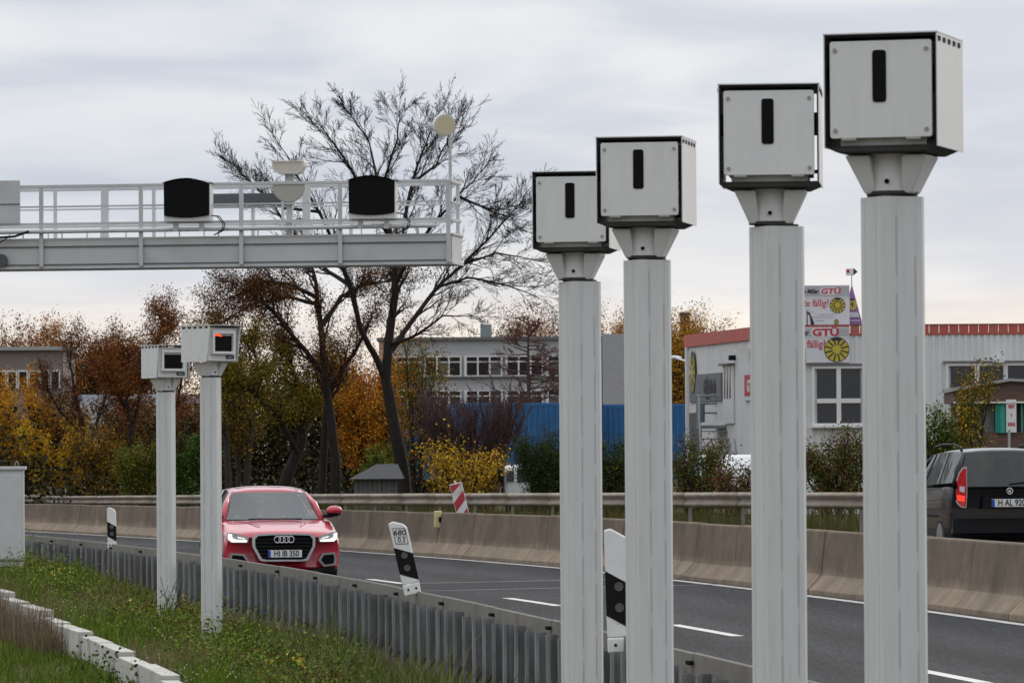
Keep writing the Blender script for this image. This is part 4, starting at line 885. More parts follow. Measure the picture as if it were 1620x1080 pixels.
MB().box(((s0+s1)/2,-.075,(sz(592,s0)+sz(628,s0))/2),((s1-s0)*.9,.01,.66)).build('red_field', sred, rs); text('letters', 'GTÜ', .5, wfr, rs, ((s0+s1)/2,-.085,sz(612,s0)), bold=.02)
s0 = spx(1164); sideobj(MB().box((s0,-.12,sz(566,s0)),(.12,.22,.16)), 'wall_speaker', blk); s0 = spx(1187); sideobj(MB().box((s0,-.25,sz(555,s0)),(.22,.45,.12)), 'wall_lamp', wfr)
s0,s1 = spx(1092), spx(1106); sideobj(MB().box(((s0+s1)/2,-.03,(sz(655,s0)+.1)/2),(s1-s0,.05,sz(655,s0))), 'cellar_door', mat('grey_door',(.10,.10,.105),.6))
s0 = spx(1089); sideobj(MB().box((s0,-.05,zt/2-.2),(.22,.10,zt-.42)), 'corner_trim', wfr)
s0,s1 = spx(1150), spx(1159); sideobj(MB().box(((s0+s1)/2,-.9,sz(653,s0)),(.35,.08,.6)), 'mail_box', mat('petrol_blue',(.05,.10,.12),.5))
# street lamp arm at the hall's far corner
lp = P(1066,567,178.5); t = thing('wall_lantern', 'white cobra-head lamp on an arm at the hall corner', 'lamp', (k1.x,177.2,lp.z))
MB().tube([(.02,.1,-.12),(-.12,.6,-.06),(-.30,1.2,.02)], .035, 8).build('arm', wfr, t); MB().ball((-.36,1.25,.03),(.26,.12,.07),12,7).build('lamp_head', wfr, t, smooth='full')
# steel stair in front of the side wall
sp = P(1140,715,168.5); stl = mat('stair_steel',(.24,.25,.26),.5,metal=.2,var=.15)
st_ = thing('steel_stair', 'galvanized steel stair with railings at the side of the workshop hall', 'stair', (P(1136,700,169).x,169,.1)); lz = P(1136,672,171).z-.1
MB().box((0,2.2,lz-.06),(1.15,1.6,.10)).build('landing', stl, st_)
for i in range(10): MB().box((0,1.35-.22*i,lz-.2-.25*i),(.95,.24,.035)).build('tread', stl, st_)
for s_ in (-1,1):
    MB().prism([(s_*.5,1.4,lz-.25),(s_*.5,1.4,lz-.02),(s_*.5,-1.0,lz-2.65),(s_*.5,-1.0,lz-2.88)],[(s_*.55,1.4,lz-.25),(s_*.55,1.4,lz-.02),(s_*.55,-1.0,lz-2.65),(s_*.55,-1.0,lz-2.88)]).build('stringer', stl, st_)
    for k_ in (.5,1.0): MB().tube([(s_*.55,3.0,lz+k_*.95),(s_*.55,1.4,lz+k_*.95),(s_*.55,-.9,lz-2.55+k_*.95)], .036, 6).build('hand_rail', stl, st_)
    for y,z in ((3.0,lz),(2.2,lz),(1.4,lz),(.3,lz-1.25),(-.85,lz-2.5)): MB().tube([(s_*.55,y,z-.1),(s_*.55,y,z+.95)], .038, 6).build('rail_post', stl, st_)
    for y in (1.5,2.9): MB().box((s_*.5,y,(lz-.1)/2),(.08,.08,lz-.1)).build('support', stl, st_)
for k_ in (.4,.7,.95): MB().tube([(-.55,3.0,lz+k_),(.55,3.0,lz+k_)], .034, 6).build('hand_rail', stl, st_)

# ------------------------------------------------------------------ brick kiosk
brick = mat('kiosk_brick', (.125,.075,.06), .85, var=.3, scale=4, stretch=(1,1,3)); fasc = mat('kiosk_fascia', (.34,.34,.33), .6); teal = mat('teal_panel', (.03,.33,.25), .5); teal2 = mat('teal_dark', (.01,.20,.15), .5)
KD = 152.0; kk = P(1508,640,KD); kt = thing('brick_kiosk', 'low brown brick kiosk with shallow gable roof and teal shutter', 'kiosk', (kk.x,KD,.1)); zk = lambda y: P(1560,y,KD).z-.1
KW = 4.6
MB().box((KW/2+.1,1.5,zk(683)/2),(KW,3.0,zk(683))).build('wall', brick, kt)
MB().py([(0,zk(637)),(KW,zk(637)),(KW,zk(612)),(1.6,zk(606)+.05),(0,zk(619))], -.15,3.2).build('gable', brick, kt)
MB().py([(-.06,zk(619)),(1.6,zk(606)+.055),(KW+.1,zk(614)),(KW+.1,zk(609)),(1.6,zk(601)+.04),(-.06,zk(613))], -.3,3.3).build('roof_edge', fasc, kt)
MB().box((KW/2,-.16,zk(637)+.01),(KW,.05,.05)).build('trim', wfr, kt)
for x in (.18,2.0,3.95): MB().box((x,.1,(zk(637)+zk(683))/2),(.10,.10,zk(637)-zk(683)-.02)).build('post', brick if x>1 else wfr, kt)
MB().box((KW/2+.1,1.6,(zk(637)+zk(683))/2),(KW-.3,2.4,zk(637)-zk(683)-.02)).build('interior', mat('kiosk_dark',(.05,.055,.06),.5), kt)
for i,x in enumerate((.55,1.05)): MB().box((x,.35,(zk(645)+zk(680))/2),(.3,.05,.8)).build('poster', mat('poster_grey',(.18,.2,.19),.6,var=.4,scale=6), kt)
xs = lambda p: P(p,640,KD).x-kk.x
for a,b,mt in ((1574,1582,teal2),(1582,1590,teal),(1615,1617,teal)): MB().box(((xs(a)+xs(b))/2,.0,(zk(637)+zk(684))/2-.02),(xs(b)-xs(a)-.004,.16,zk(638)-zk(684))).build('shutter', mt, kt)
sg_ = MB().box(((xs(1591)+xs(1607))/2,-.12,(zk(632)+zk(684))/2),(xs(1607)-xs(1591),.07,zk(632)-zk(684))).build('sign_board', wfr, kt)
for z,n_ in ((643,4),(671,5)):
    for i in range(n_): MB().box((xs(1599)+(i-(n_-1)/2)*.042,-.16,zk(z)),(.03,.006,.09 if i%2 else .11)).build('letter_mark', sred, sg_)
text('letters', '1', .13, sred, sg_, (xs(1599),-.16,zk(657)), bold=.006)
for i in range(4): MB().box((xs(1516)+.14*i,-.03,zk(681)),(.10,.05,.10)).build('flower_box', mat('flower_red',(.35,.12,.11),.7,var=.4,scale=12), kt)
MB().tube([(xs(1591),-1.0,0),(xs(1591),-1.0,zk(680))], .04, 8).build('bollard', fasc, kt)

# ------------------------------------------------------------------ blue container, offices
blue = mat('container_blue', (.022,.135,.33), .5, var=.12, scale=1.5, dirt=(.03,.10,.22), dscale=1, dthr=(.5,.8))
def container(label, pxl, pxr, ytop, d, group='blue containers'):
    a = P(pxl,ytop,d); b = P(pxr,ytop,d); t = thing('shipping_container', label, 'container', (a.x,d,a.z-2.75), 0, group); W_ = b.x-a.x
    corrug(.1, W_-.1, .12, 2.62, .205, .04).build('side_wall', blue, t); MB().box((W_/2,1.2,2.68),(W_,2.44,.12)).build('top_rail', blue, t, bevel=.01); MB().box((W_/2,1.2,.06),(W_,2.44,.12)).build('bottom_rail', blue, t)
    for x in (.06,W_-.06):
        for y in (.02,2.36): MB().box((x,y,1.37),(.14,.14,2.5)).build('corner_post', blue, t)
    MB().box((W_/2,1.25,1.37),(W_-.3,2.3,2.46)).build('core', blue, t)
container('long blue corrugated container in front of the grey office block', 628, 952, 638, 192)
container('blue corrugated container beside the workshop hall, only its end part showing', 953.5, 1200, 639, 193)
ogrey = mat('office_render', (.40,.405,.42), .8, var=.06, scale=.3); obrick = mat('office_brick', (.35,.355,.375), .8, var=.08, scale=1.5, stretch=(1,1,4)); opane = mat('office_pane', (.02,.017,.018), .15, spec=.2)
OD = 460.0; S = OD/FPX
of0 = P(600,640,OD); ot = thing('office_block', 'grey flat-roofed office block with two rows of white framed windows', 'building', (of0.x,OD,0)); oz = lambda y: P(780,y,OD).z; oxx = lambda p: P(p,600,OD).x-of0.x
OW = oxx(952)
MB().box((OW/2,6,oz(537)/2),(OW,12,oz(537))).build('wall', ogrey, ot); MB().box((OW/2,5.95,oz(537)+.1),(OW+.4,12.6,.25)).build('roof_edge', roofm, ot)
MB().box(((oxx(952)+oxx(988))/2+.05,5,oz(530)/2),(oxx(988)-oxx(952),13,oz(530))).build('stair_tower', obrick, ot)
MB().box((oxx(769),4,oz(524)),(oxx(778)-oxx(760),1,oz(512)-oxx(0)*0-oz(537))).build('roof_cowl', mat('cowl',(.20,.24,.25),.5), ot)
for y0,y1 in ((595,563),(648,617)):
    for gx_ in range(5):
        xa = 608.5+gx_*64.6; 
        b = MB().box((oxx(xa+27),-.1,(oz(y0)+oz(y1))/2),(oxx(xa+58)-oxx(xa-2),.25,oz(y1)-oz(y0))).build('window_band', wfr, ot)
        for i in range(3):
            x0 = oxx(xa+1+18.8*i); x1 = oxx(xa+17+18.8*i)
            MB().box(((x0+x1)/2,-.22,(oz(y0-2)+oz(y1+10))/2),(x1-x0,.05,oz(y1+10)-oz(y0-2))).build('pane', opane if (i*5+gx_*3)%4 else mat('office_blind',(.11,.105,.10),.4,spec=.2), b); MB().box(((x0+x1)/2,-.22,(oz(y1+8)+oz(y1+1.5))/2),(x1-x0,.05,oz(y1+1.5)-oz(y1+8))).build('pane', opane, b)
    MB().box((OW/2,-.15,oz(y0+1.5)),(OW,.3,.10)).build('ledge', roofm, ot)
of1 = P(-60,640,430); lt_ = thing('flat_roofed_hall', 'dull brown-grey flat-roofed building behind autumn trees at the edge of view', 'building', (of1.x,430,0)); oz1 = lambda y: P(50,y,430).z; ox1 = lambda p: P(p,600,430).x-of1.x
MB().box((ox1(100)/2,6,oz1(553)/2),(ox1(100),12,oz1(553))).build('wall', mat('hall_fascia',(.20,.165,.15),.85,var=.1), lt_); MB().box((ox1(100)/2,5.9,oz1(553)+.1),(ox1(100)+.4,12.6,.3)).build('roof_edge', fasc, lt_)
for i in range(8):
    xa = -40+17*i; b = MB().box((ox1(xa+8.5),-.1,oz1(600)),(ox1(xa+16)-ox1(xa),.2,1.5)).build('window', wfr, lt_); MB().box((ox1(xa+8.5),-.2,oz1(601)),((ox1(xa+16)-ox1(xa))*.72,.05,1.35)).build('pane', opane, b)
hp = P(170,660,240); ht = thing('slate_roofed_house', 'pale house with dark slate roof glimpsed through bare branches', 'house', (hp.x,240,0)); hz = lambda y: P(210,y,240).z
MB().box((1.2,4,hz(640)/2),(5.2,8,hz(640))).build('wall', mat('house_wall',(.5,.5,.5),.8,var=.1), ht); MB().prism([(-1.6,-.4,hz(676)),(4.0,-.4,hz(676)),(4.0,8.4,hz(676)),(-1.6,8.4,hz(676))],[(-1.6,3.6,hz(622)),(4.0,3.6,hz(622)),(4.0,4.4,hz(622)),(-1.6,4.4,hz(622))]).build('roof', mat('slate',(.07,.08,.11),.5,var=.2), ht)
for x in (0.2,2.4): w_=MB().box((x,.02,hz(700)),(.9,.1,1.0)).build('window', wfr, ht); MB().box((x,-.05,hz(700)),(.7,.04,.8)).build('pane', opane, w_)
# garden hut
hd = 163.0; hp = P(590,760,hd); ht = thing('garden_hut', 'small grey wooden hut with hipped roof behind the bare tree trunk', 'hut', (hp.x,hd,.1)); hz = lambda y: P(590,y,hd).z-.1
wood = mat('hut_wood',(.12,.118,.118),.85,var=.25,scale=3,stretch=(8,8,.5)); roofg = mat('hut_roof',(.075,.075,.08),.8,var=.15)
MB().prism([(-.72,-.5,hz(757)),(.95,-.5,hz(757)),(.95,1.4,hz(757)),(-.72,1.4,hz(757))],[(.1,.3,hz(734)),(.75,.3,hz(734)),(.75,.6,hz(734)),(.1,.6,hz(734))]).build('roof', roofg, ht)
for i in range(9): MB().box((-.52+.145*i,-.2,hz(757)/2),(.132,.04,hz(757)-.02)).build('plank', wood, ht)
MB().box((.06,.5,hz(757)/2),(1.2,1.3,hz(757)-.04)).build('wall', wood, ht); 
for x in (-.5,.2,.72): MB().box((x,-.26,hz(757)/2),(.06,.06,hz(757))).build('post', wood, ht)
# parked vehicles behind the hedge
vw = mat('van_white',(.62,.63,.64),.35,coat=.5)
tb = P(815,760,150); t = thing('white_truck', 'white truck cab parked behind the green conifer shrubs', 'truck', (tb.x,150,.1)); z_ = lambda y: P(815,y,150).z-.1
MB().px([(-.3,.35),(-.35,z_(760)),(-.12,z_(740)),(.1,z_(735)),(1.8,z_(735)),(1.9,.35)], -.32,1.7).build('cab', vw, t, bevel=.12)
MB().box((-.14,-.30,(z_(745)+z_(760))/2),(.22,.2,.30)).build('side_window', pane, t); MB().box((.75,-.36,z_(752)),(1.4,.04,.36)).build('windscreen', pane, t)
MB().box((-.36,-.36,z_(765)),(.08,.06,.5)).build('dark_stripe', blk, t); MB().box((-.42,-.4,z_(752)),(.12,.14,.32)).build('mirror', blk, t, bevel=.02); MB().box((.7,-.25,.5),(2.0,.3,.4)).build('bumper', blk, t)
for x in (-.1,1.5): wheel(t, x, .5, .45)
tb = P(1150,760,148); t = thing('white_van', 'white van parked by the hedge in front of the steel stair', 'van', (tb.x,148,.1)); z_ = lambda y: P(1150,y,148).z-.1
prf = [(-.30,.35),(-.38,z_(765)),(-.05,z_(742)),(.5,z_(722)),(.7,z_(719)),(4.6,z_(719)),(4.7,.35)]
MB().px(prf, -.75,1.15).build('body', vw, t, bevel=.08)
MB().prism([(-.62,-.30,z_(762)),(1.02,-.30,z_(762)),(.92,.40,z_(729)),(-.52,.40,z_(729))],[(-.62,-.2,z_(763)),(1.02,-.2,z_(763)),(.92,.5,z_(730)),(-.52,.5,z_(730))]).build('windscreen', mat('van_screen',(.10,.13,.17),.1), t)
for x in (-.5,.9): MB().box((x,-.40,z_(772)),(.25,.08,.16)).build('headlight', lampb, t)
MB().box((-.95,.3,z_(757)),(.2,.12,.25)).build('mirror', blk, t, bevel=.03)
for x in (-.70,1.10): wheel(t, x, .6, .33); wheel(t, x, 3.8, .33)
# ladder-like boom seen beside the hall
# chimney stack far behind
cp_ = P(1084,520,420); ch = thing('brick_chimney', 'dark square chimney rising behind the orange trees', 'chimney', (cp_.x,420,0)); MB().box((0,0,P(1084,500,420).z/2),(.75,.75,P(1084,500,420).z)).build('stack', mat('chimney_dark',(.06,.055,.055),.8,var=.2), ch); MB().box((0,0,P(1084,497,420).z),(.9,.9,.25)).build('crown', mat('chimney_dark',(.06,.055,.055),.8), ch)
# ------------------------------------------------------------------ vegetation
bark = mat('bark', (.048,.040,.032), .9, var=.35, scale=5, stretch=(3,3,.5), spec=.2); barkd = mat('bark_dark', (.026,.021,.018), .9, var=.3, scale=5, spec=.2); barkp = mat('bark_purple', (.085,.052,.052), .9, var=.3, spec=.2)
def leafmat(name, cols):
    m = mat(name, cols[0], .8, island=cols, spec=.08); return m
LM = dict(rust=leafmat('leaf_rust', [(0.2773,0.08334,0.01786),(0.1795,0.06364,0.01786),(0.3752,0.1212,0.02297),(0.1142,0.05304,0.01786)]),
    brown=leafmat('leaf_brown', [(0.1232,0.058,0.0261),(0.087,0.0464,0.02465),(0.1885,0.07975,0.029),(0.0725,0.0435,0.0232)]),
    gold=leafmat('leaf_gold', [(0.5104,0.2436,0.01827),(0.3509,0.1827,0.01827),(0.65,0.3502,0.02537),(0.2393,0.1294,0.01725)]),
    yellow=leafmat('leaf_yellow', [(0.609,0.348,0.02537),(0.4263,0.261,0.02233),(0.65,0.4495,0.03045),(0.2436,0.1885,0.02233)]),
    orange=leafmat('leaf_orange', [(0.5403,0.1808,0.01914),(0.3752,0.1229,0.01659),(0.585,0.2604,0.02552),(0.2251,0.1013,0.01786)]),
    olive=leafmat('leaf_olive', [(0.1355,0.125,0.01856),(0.08773,0.09338,0.0174),(0.2233,0.175,0.01972),(0.05583,0.0667,0.01508)]),
    green=leafmat('leaf_green', [(0.06344,0.1211,0.02297),(0.03987,0.08352,0.01867),(0.09969,0.1565,0.02584),(0.02719,0.05846,0.01579)]),
    conifer=leafmat('leaf_conifer', [(0.0406,0.0609,0.0203),(0.0261,0.0435,0.01595),(0.06525,0.07975,0.0232),(0.0174,0.029,0.01305)]),
    lime=leafmat('leaf_lime', [(0.145,0.2168,0.0348),(0.1015,0.1667,0.029),(0.2175,0.2501,0.0348),(0.058,0.1167,0.0232)]),
    red=leafmat('leaf_red', [(0.1697,0.05481,0.04176),(0.1131,0.03915,0.0348),(0.2451,0.0783,0.0522),(0.08483,0.04894,0.03132)]),
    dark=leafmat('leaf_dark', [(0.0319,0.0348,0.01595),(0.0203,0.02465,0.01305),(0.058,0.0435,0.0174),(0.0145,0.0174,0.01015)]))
class Tree:
    def __init__(s, seed): s.r = random.Random(seed); s.lines = []; s.tips = []; s.minr = .0045
    def limb(s, pts, r0, r1): 
        n = len(pts); s.lines.append(([Vector(p) for p in pts], [r0+(r1-r0)*i/(n-1) for i in range(n)], 0)); return s.lines[-1]
    def grow(s, p, dr, L, r, lev, maxlev, nch, spread, up=.12, wig=.18, ratio=.62):
        n = 5 if lev < maxlev else 4; pts = [p.copy()]; d = dr.normalized(); st = L/(n-1)
        for i in range(n-1):
            d = (d + Vector((s.r.gauss(0,wig),s.r.gauss(0,wig),s.r.gauss(0,wig)+up*.35))).normalized(); pts.append(pts[-1]+d*st)
        rad = [max(s.minr, r*(1-.72*i/(n-1))) for i in range(n)]
        s.lines.append((pts, rad, lev))
        if lev >= maxlev: s.tips += pts[1:]; return
        s.spawn(pts, rad, L, lev, maxlev, nch, spread, up, wig, ratio, .22)
    def spawn(s, pts, rad, L, lev, maxlev, nch, spread, up, wig, ratio, t0, nn=None):
        n = len(pts); cnt = nn or max(2, int(nch[min(lev,len(nch)-1)]*s.r.uniform(.8,1.2)))
        for i in range(cnt):
            t = t0+(1-t0)*((i+s.r.random()*.9)/cnt); q = t*(n-1); k = min(int(q), n-2); f = q-k
            pos = pts[k].lerp(pts[k+1], f); ax = (pts[k+1]-pts[k]).normalized(); az = s.r.uniform(0,2*math.pi)
            o1 = ax.orthogonal().normalized(); o2 = ax.cross(o1); side_ = o1*math.cos(az)+o2*math.sin(az)
            a = spread*s.r.uniform(.65,1.25); dd = ax*math.cos(a)+side_*math.sin(a); dd.z += up
            rr = (rad[k]+(rad[k+1]-rad[k])*f)*s.r.uniform(.45,.65)
            s.grow(pos, dd, L*ratio*s.r.uniform(.7,1.2)*(1-.35*t), rr, lev+1, maxlev, nch, spread, up, wig, ratio)
        ax = (pts[-1]-pts[-2]).normalized(); s.grow(pts[-1], ax, L*ratio*.8, rad[-1]*.9, lev+1, maxlev, nch, spread, up, wig, ratio)
    def mesh(s, minlev, maxlev):
        m = MB()
        for pts, rad, lev in s.lines:
            if minlev <= lev <= maxlev: m.tube(pts, rad, 8 if lev == 0 else (5 if lev == 1 else 3), cap=False)
        return m
def leaves(C, size, rs, flat=.5):        # C: centres (n,3)
    n = len(C); a = rs.normal(size=(n,3)); a /= np.linalg.norm(a,axis=1,keepdims=True); b = rs.normal(size=(n,3)); b -= a*np.sum(a*b,axis=1,keepdims=True); b /= np.linalg.norm(b,axis=1,keepdims=True)
    sz = size*rs.uniform(.6,1.3,(n,1)); l = a*sz*.5; w_ = b*sz*.34; c = np.cross(a,b)*sz*.10
    V = np.stack([C-l, C+w_+c, C+l, C-w_+c],axis=1).reshape(-1,3); F = np.arange(4*n).reshape(n,4); return V,F
def near(tips, n, sd, rs):
    T = np.array([tuple(t) for t in tips]); return T[rs.integers(0,len(T),n)]+rs.normal(size=(n,3))*sd
GROUP = 'trees and shrubs beyond the guard rail'
def finish(t, T, mb, leafspec, split=1, o=None):
    T.mesh(0,split).build('trunk', mb, t, smooth='full', fix=False)
    tw = T.mesh(split+1,9); rs = np.random.default_rng(T.r.randint(0,10**6)); Vs=[]; 
    crown = tw.build('crown', mb, t, fix=False) if tw.v else None
    for (key,n,sd,size) in leafspec:
        n = int(n*3.0); sd *= .50; size *= .58
        V,F = leaves(near(T.tips,n,sd,rs), size, rs); o = npmesh('foliage' , V, F, LM[key], crown or t)
    return t
def gz(d): return .0
def bush(label, px, d, wpx, ytop, leafspec, seed, mb=barkd, stems=7, cat='shrub', name='autumn_shrub', depthf=.8, spread=.6, maxlev=3, ybot=775, density=(5,4), up=.2, group=None, base=None, minr=.0045):
    S = d/FPX; c = P(px,ybot,d); z0 = 0.05 if base is None else base; H = P(px,ytop,d).z-z0; W_ = wpx*S/2
    t = thing(name, label, cat, (c.x,d,z0), 0, group); T = Tree(seed); T.minr = minr
    for i in range(stems):
        a = 2*math.pi*i/stems+T.r.uniform(-.4,.4); rr = W_*T.r.uniform(.05,.35); b = Vector((rr*math.cos(a),rr*math.sin(a)*depthf,0))
        tip = Vector((W_*T.r.uniform(.45,.85)*math.cos(a), W_*depthf*T.r.uniform(.4,.85)*math.sin(a), H*T.r.uniform(.62,.86)))
        mid = b.lerp(tip,.5)+Vector((0,0,H*.08)); pts = [b, b.lerp(mid,.5)+Vector((T.r.gauss(0,.05),T.r.gauss(0,.05),0)), mid, mid.lerp(tip,.5)+Vector((T.r.gauss(0,.08),0,0)), tip]
        r0 = .014*H**.8+.01; ln = T.limb(pts, r0, r0*.35)
        T.spawn(ln[0], ln[1], H*.42, 0, maxlev-1, density, spread, up, .2, .62, .12, nn=int(6+H))
    return finish(t, T, mb, leafspec, 0)
def tree(label, px, d, limbs, leafspec, seed, lens, mb=bark, nch=(6,5,4), spread=.7, maxlev=3, name='autumn_tree', up=.1, ratio=.6, wig=.16, group=None):
    # limbs: list of (pixel polyline with depth offsets, base radius, tip radius, length of side branches, count)
    c = P(px,790,d); t = thing(name, label, 'tree', (c.x,d,0), 0, group); T = Tree(seed); o = Vector((c.x,d,0))
    for (pl, r0, r1, L, cnt, t0) in limbs:
        pts = [P(x,y,d+dz)-o for x,y,dz in pl]
        # refine the polyline
        q = []
        for a,b in zip(pts[:-1],pts[1:]):
            for k in range(3): q.append(a.lerp(b,k/3)+Vector((T.r.gauss(0,.012),T.r.gauss(0,.03),T.r.gauss(0,.012)))*(1 if q else 0))
        q.append(pts[-1]); ln = T.limb(q, r0, r1)
        if cnt: T.spawn(ln[0], ln[1], L, 0, maxlev, nch, spread, up, wig, ratio, t0, nn=cnt)
    return finish(t, T, mb, leafspec, 1)
# --- the big bare tree behind the gantry end
tree('large bare deciduous tree with dark trunk rising behind the gantry end', 640, 168, [
    ([(641,800,0),(636,740,0),(622,660,0),(611,600,0),(614,540,0),(625,470,0),(626,415,.0),(612,340,.3),(596,280,.5),(584,225,.8)], .235,.022, 2.0,16,.42),
    ([(613,605,0),(592,560,-.4),(570,520,-.8),(553,450,-1.2),(535,400,-1.6),(505,335,-2),(472,280,-2.2),(450,240,-2.2)], .115,.015, 2.0,16,.3),
    ([(615,560,0),(650,510,.8),(690,455,1.6),(730,420,2.2),(785,400,2.8),(840,410,3.0)], .095,.014, 2.1,15,.2),
    ([(626,450,0),(650,400,-.6),(690,350,-1.2),(725,310,-1.8),(755,280,-2)], .08,.014, 1.9,14,.2),
    ([(624,420,0),(640,350,1.2),(652,290,1.8),(668,240,2.2),(685,200,2.5)], .08,.014, 1.9,14,.2),
    ([(552,450,-1.2),(520,430,-.5),(475,385,.2),(430,320,.6),(400,290,.8)], .075,.015, 1.8,13,.15),
    ([(612,345,.3),(565,285,1.0),(530,230,1.4),(508,200,1.6)], .07,.015, 1.75,13,.15),
    ([(626,410,0),(606,350,-1.6),(606,290,-2.2),(628,220,-2.4),(632,190,-2.5)], .07,.015, 1.75,13,.15),
    ([(690,455,1.6),(740,440,.6),(800,450,.2),(850,470,0)], .05,.012, 1.6,11,.1),
    ([(725,310,-1.8),(770,330,-2),(810,345,-2.2)], .05,.012, 1.8,10,.1),
    ([(735,415,2.2),(780,370,2.6),(820,325,2.8)], .05,.012, 1.8,10,.1),
    ([(505,335,-2),(450,330,-2.6),(410,300,-3),(380,275,-3)], .05,.012, 1.7,10,.1),
    ([(652,290,1.8),(690,260,2),(715,205,2.4)], .05,.012, 1.9,10,.1),
    ([(584,225,.8),(560,190,.9),(545,170,1)], .03,.01, 1.0,8,.1),
    ([(618,545,0),(660,530,-1),(700,500,-1.6),(735,500,-1.8)], .06,.015, 1.5,10,.2)],
    [('brown',200,.12,.11)], 3, 0, nch=(5,5,4,4), spread=.46, maxlev=4, mb=barkd, name='bare_tree', up=.05, ratio=.66, wig=.13)
tree('broad tree with sparse rust-brown leaves behind the gantry beam', 530, 172, [
    ([(533,800,0),(530,720,0),(522,650,0),(512,580,0),(505,500,.2),(500,450,.4),(490,410,.6)], .19,.04, 2.2,13,.35),
    ([(508,800,.6),(512,720,.6),(516,640,.6),(530,600,.6),(560,560,.6),(580,520,.4)], .15,.04, 2.0,10,.4),
    ([(512,590,0),(470,540,-.6),(430,490,-1),(390,460,-1.4)], .10,.03, 2.0,14,.2), ([(505,520,0),(540,470,.8),(575,450,1.0),(620,445,1.2)], .09,.02, 1.9,14,.2),
    ([(500,470,.4),(460,450,-1),(420,445,-1.4),(365,470,-1.8)], .08,.02, 1.8,14,.15), ([(500,480,0),(455,470,1),(400,480,1.4),(350,510,1.8)], .07,.02, 1.7,12,.15)],
    [('brown',9500,.34,.105),('rust',2200,.30,.105)], 5, 0, mb=barkd, nch=(7,6,6), maxlev=3, name='oak_tree', spread=.6)
tree('leaning dark-trunked tree with olive and gold leaves above the red car', 440, 176, [
    ([(445,800,0),(455,750,0),(478,700,.2),(480,640,.4),(465,590,.6),(455,560,.8)], .24,.05, 1.7,12,.35),
    ([(470,715,0),(440,660,-.6),(400,620,-1),(370,600,-1.2)], .11,.03, 1.6,13,.2), ([(478,690,.2),(500,640,1),(505,590,1.6)], .10,.03, 1.6,9,.2)],
    [('olive',5200,.34,.14),('gold',1100,.34,.13)], 6, 0, mb=barkd, nch=(6,5,4), name='maple_tree', spread=.75)
tree('slim grey-trunked tree with olive leaves between the flash pillar and the oak', 385, 184, [
    ([(362,800,0),(360,720,0),(352,640,0),(345,580,0),(350,540,0)], .14,.03, 1.7,13,.3), ([(388,800,.5),(392,730,.5),(400,650,.5),(410,590,.5),(400,550,.5)], .13,.03, 1.7,13,.3), ([(376,800,1),(378,740,1),(376,700,1),(362,640,1)],.1,.03,1.5,7,.4)],
    [('olive',3800,.36,.14),('brown',2200,.36,.13),('gold',1100,.34,.13)], 8, 0, nch=(6,4,4), name='slim_tree', spread=.75)
tree('rust-red bushy tree with leafless tips behind the windowed camera pillars', 245, 200, [
    ([(212,800,0),(208,700,0),(203,640,0),(192,600,0),(196,570,0)], .12,.03, 1.6,14,.3), ([(208,690,0),(222,620,.5),(235,570,.8),(252,530,1),(258,505,1)], .09,.015, 1.5,15,.25), ([(205,650,0),(180,610,-.6),(165,575,-.8)], .07,.02, 1.5,13,.2), ([(250,800,1),(262,700,1),(280,640,1),(290,590,1),(297,545,1)], .10,.02, 1.6,14,.3)],
    [('rust',6200,.40,.13),('brown',3600,.36,.12)], 9, 0, mb=barkd, nch=(6,5,4), name='rust_tree', spread=.7)
tree('thin brown tree with dark forked stems before the flat-roofed building', 130, 206, [
    ([(142,800,0),(136,720,0),(128,660,0),(118,620,0),(112,580,0),(112,545,0)], .11,.02, 1.4,16,.25), ([(136,720,0),(160,650,.6),(172,610,1),(178,570,1.2)], .08,.015, 1.4,14,.2), ([(132,690,0),(95,650,-.5),(78,620,-.8),(70,600,-1)], .06,.015, 1.3,12,.2)],
    [('brown',2300,.32,.11),('rust',700,.3,.11)], 10, 0, mb=barkd, nch=(6,6,5), name='thin_tree', spread=.6)
bush('orange-yellow leafy shrub beside the top of the grey cabinet', 22, 218, 150, 600, [('gold',4200,.34,.15),('orange',1500,.3,.14)], 21)
bush('bright yellow shrub with thin stem behind the guard rail near the cabinet', 98, 208, 120, 665, [('yellow',2600,.26,.15),('gold',1500,.26,.14)], 22, stems=5)
bush('dull brown-gold shrub filling the gap between yellow shrub and rust tree', 160, 200, 130, 680, [('gold',1300,.28,.13),('brown',1800,.3,.13),('olive',1300,.3,.13)], 23)
bush('olive-yellow shrub between the rust tree and the flash pillars', 228, 190, 90, 700, [('olive',2400,.26,.14),('lime',700,.24,.14)], 24, stems=6)
bush('dark green shrub between the two windowed camera pillars', 296, 180, 66, 690, [('green',3000,.22,.13)], 25, stems=5)
bush('glowing orange shrub behind the trunk of the bare tree', 590, 190, 130, 560, [('orange',5200,.34,.16),('gold',1500,.3,.15)], 26)
bush('pale olive shrub behind the garden hut roof', 605, 172, 60, 705, [('lime',1200,.22,.13),('olive',900,.22,.13)], 27, stems=5)
bush('olive and orange young tree beside the office block windows', 662, 186, 60, 520, [('olive',1900,.3,.14),('orange',700,.25,.13)], 28, stems=5, cat='tree', name='young_tree')
bush('purple-brown thicket of bare upright twigs before the blue container', 742, 166, 215, 624, [('red',400,.2,.09)], 29, mb=barkp, stems=58, spread=.34, density=(6,5), up=.5, minr=.011)
bush('yellow-orange leafy shrub behind the red and white beacon', 738, 150, 160, 706, [('yellow',520,.34,.14),('gold',620,.34,.14),('olive',420,.34,.13)], 30, stems=9)
bush('dark green dense conifer shrub beside the white truck cab', 868, 142, 115, 702, [('conifer',9000,.24,.085)], 31, stems=12, name='conifer_shrub')
bush('dark green conifer shrub between two slotted camera pillars', 970, 140, 110, 708, [('conifer',8000,.24,.085),('olive',800,.2,.09)], 32, stems=11, name='conifer_shrub')
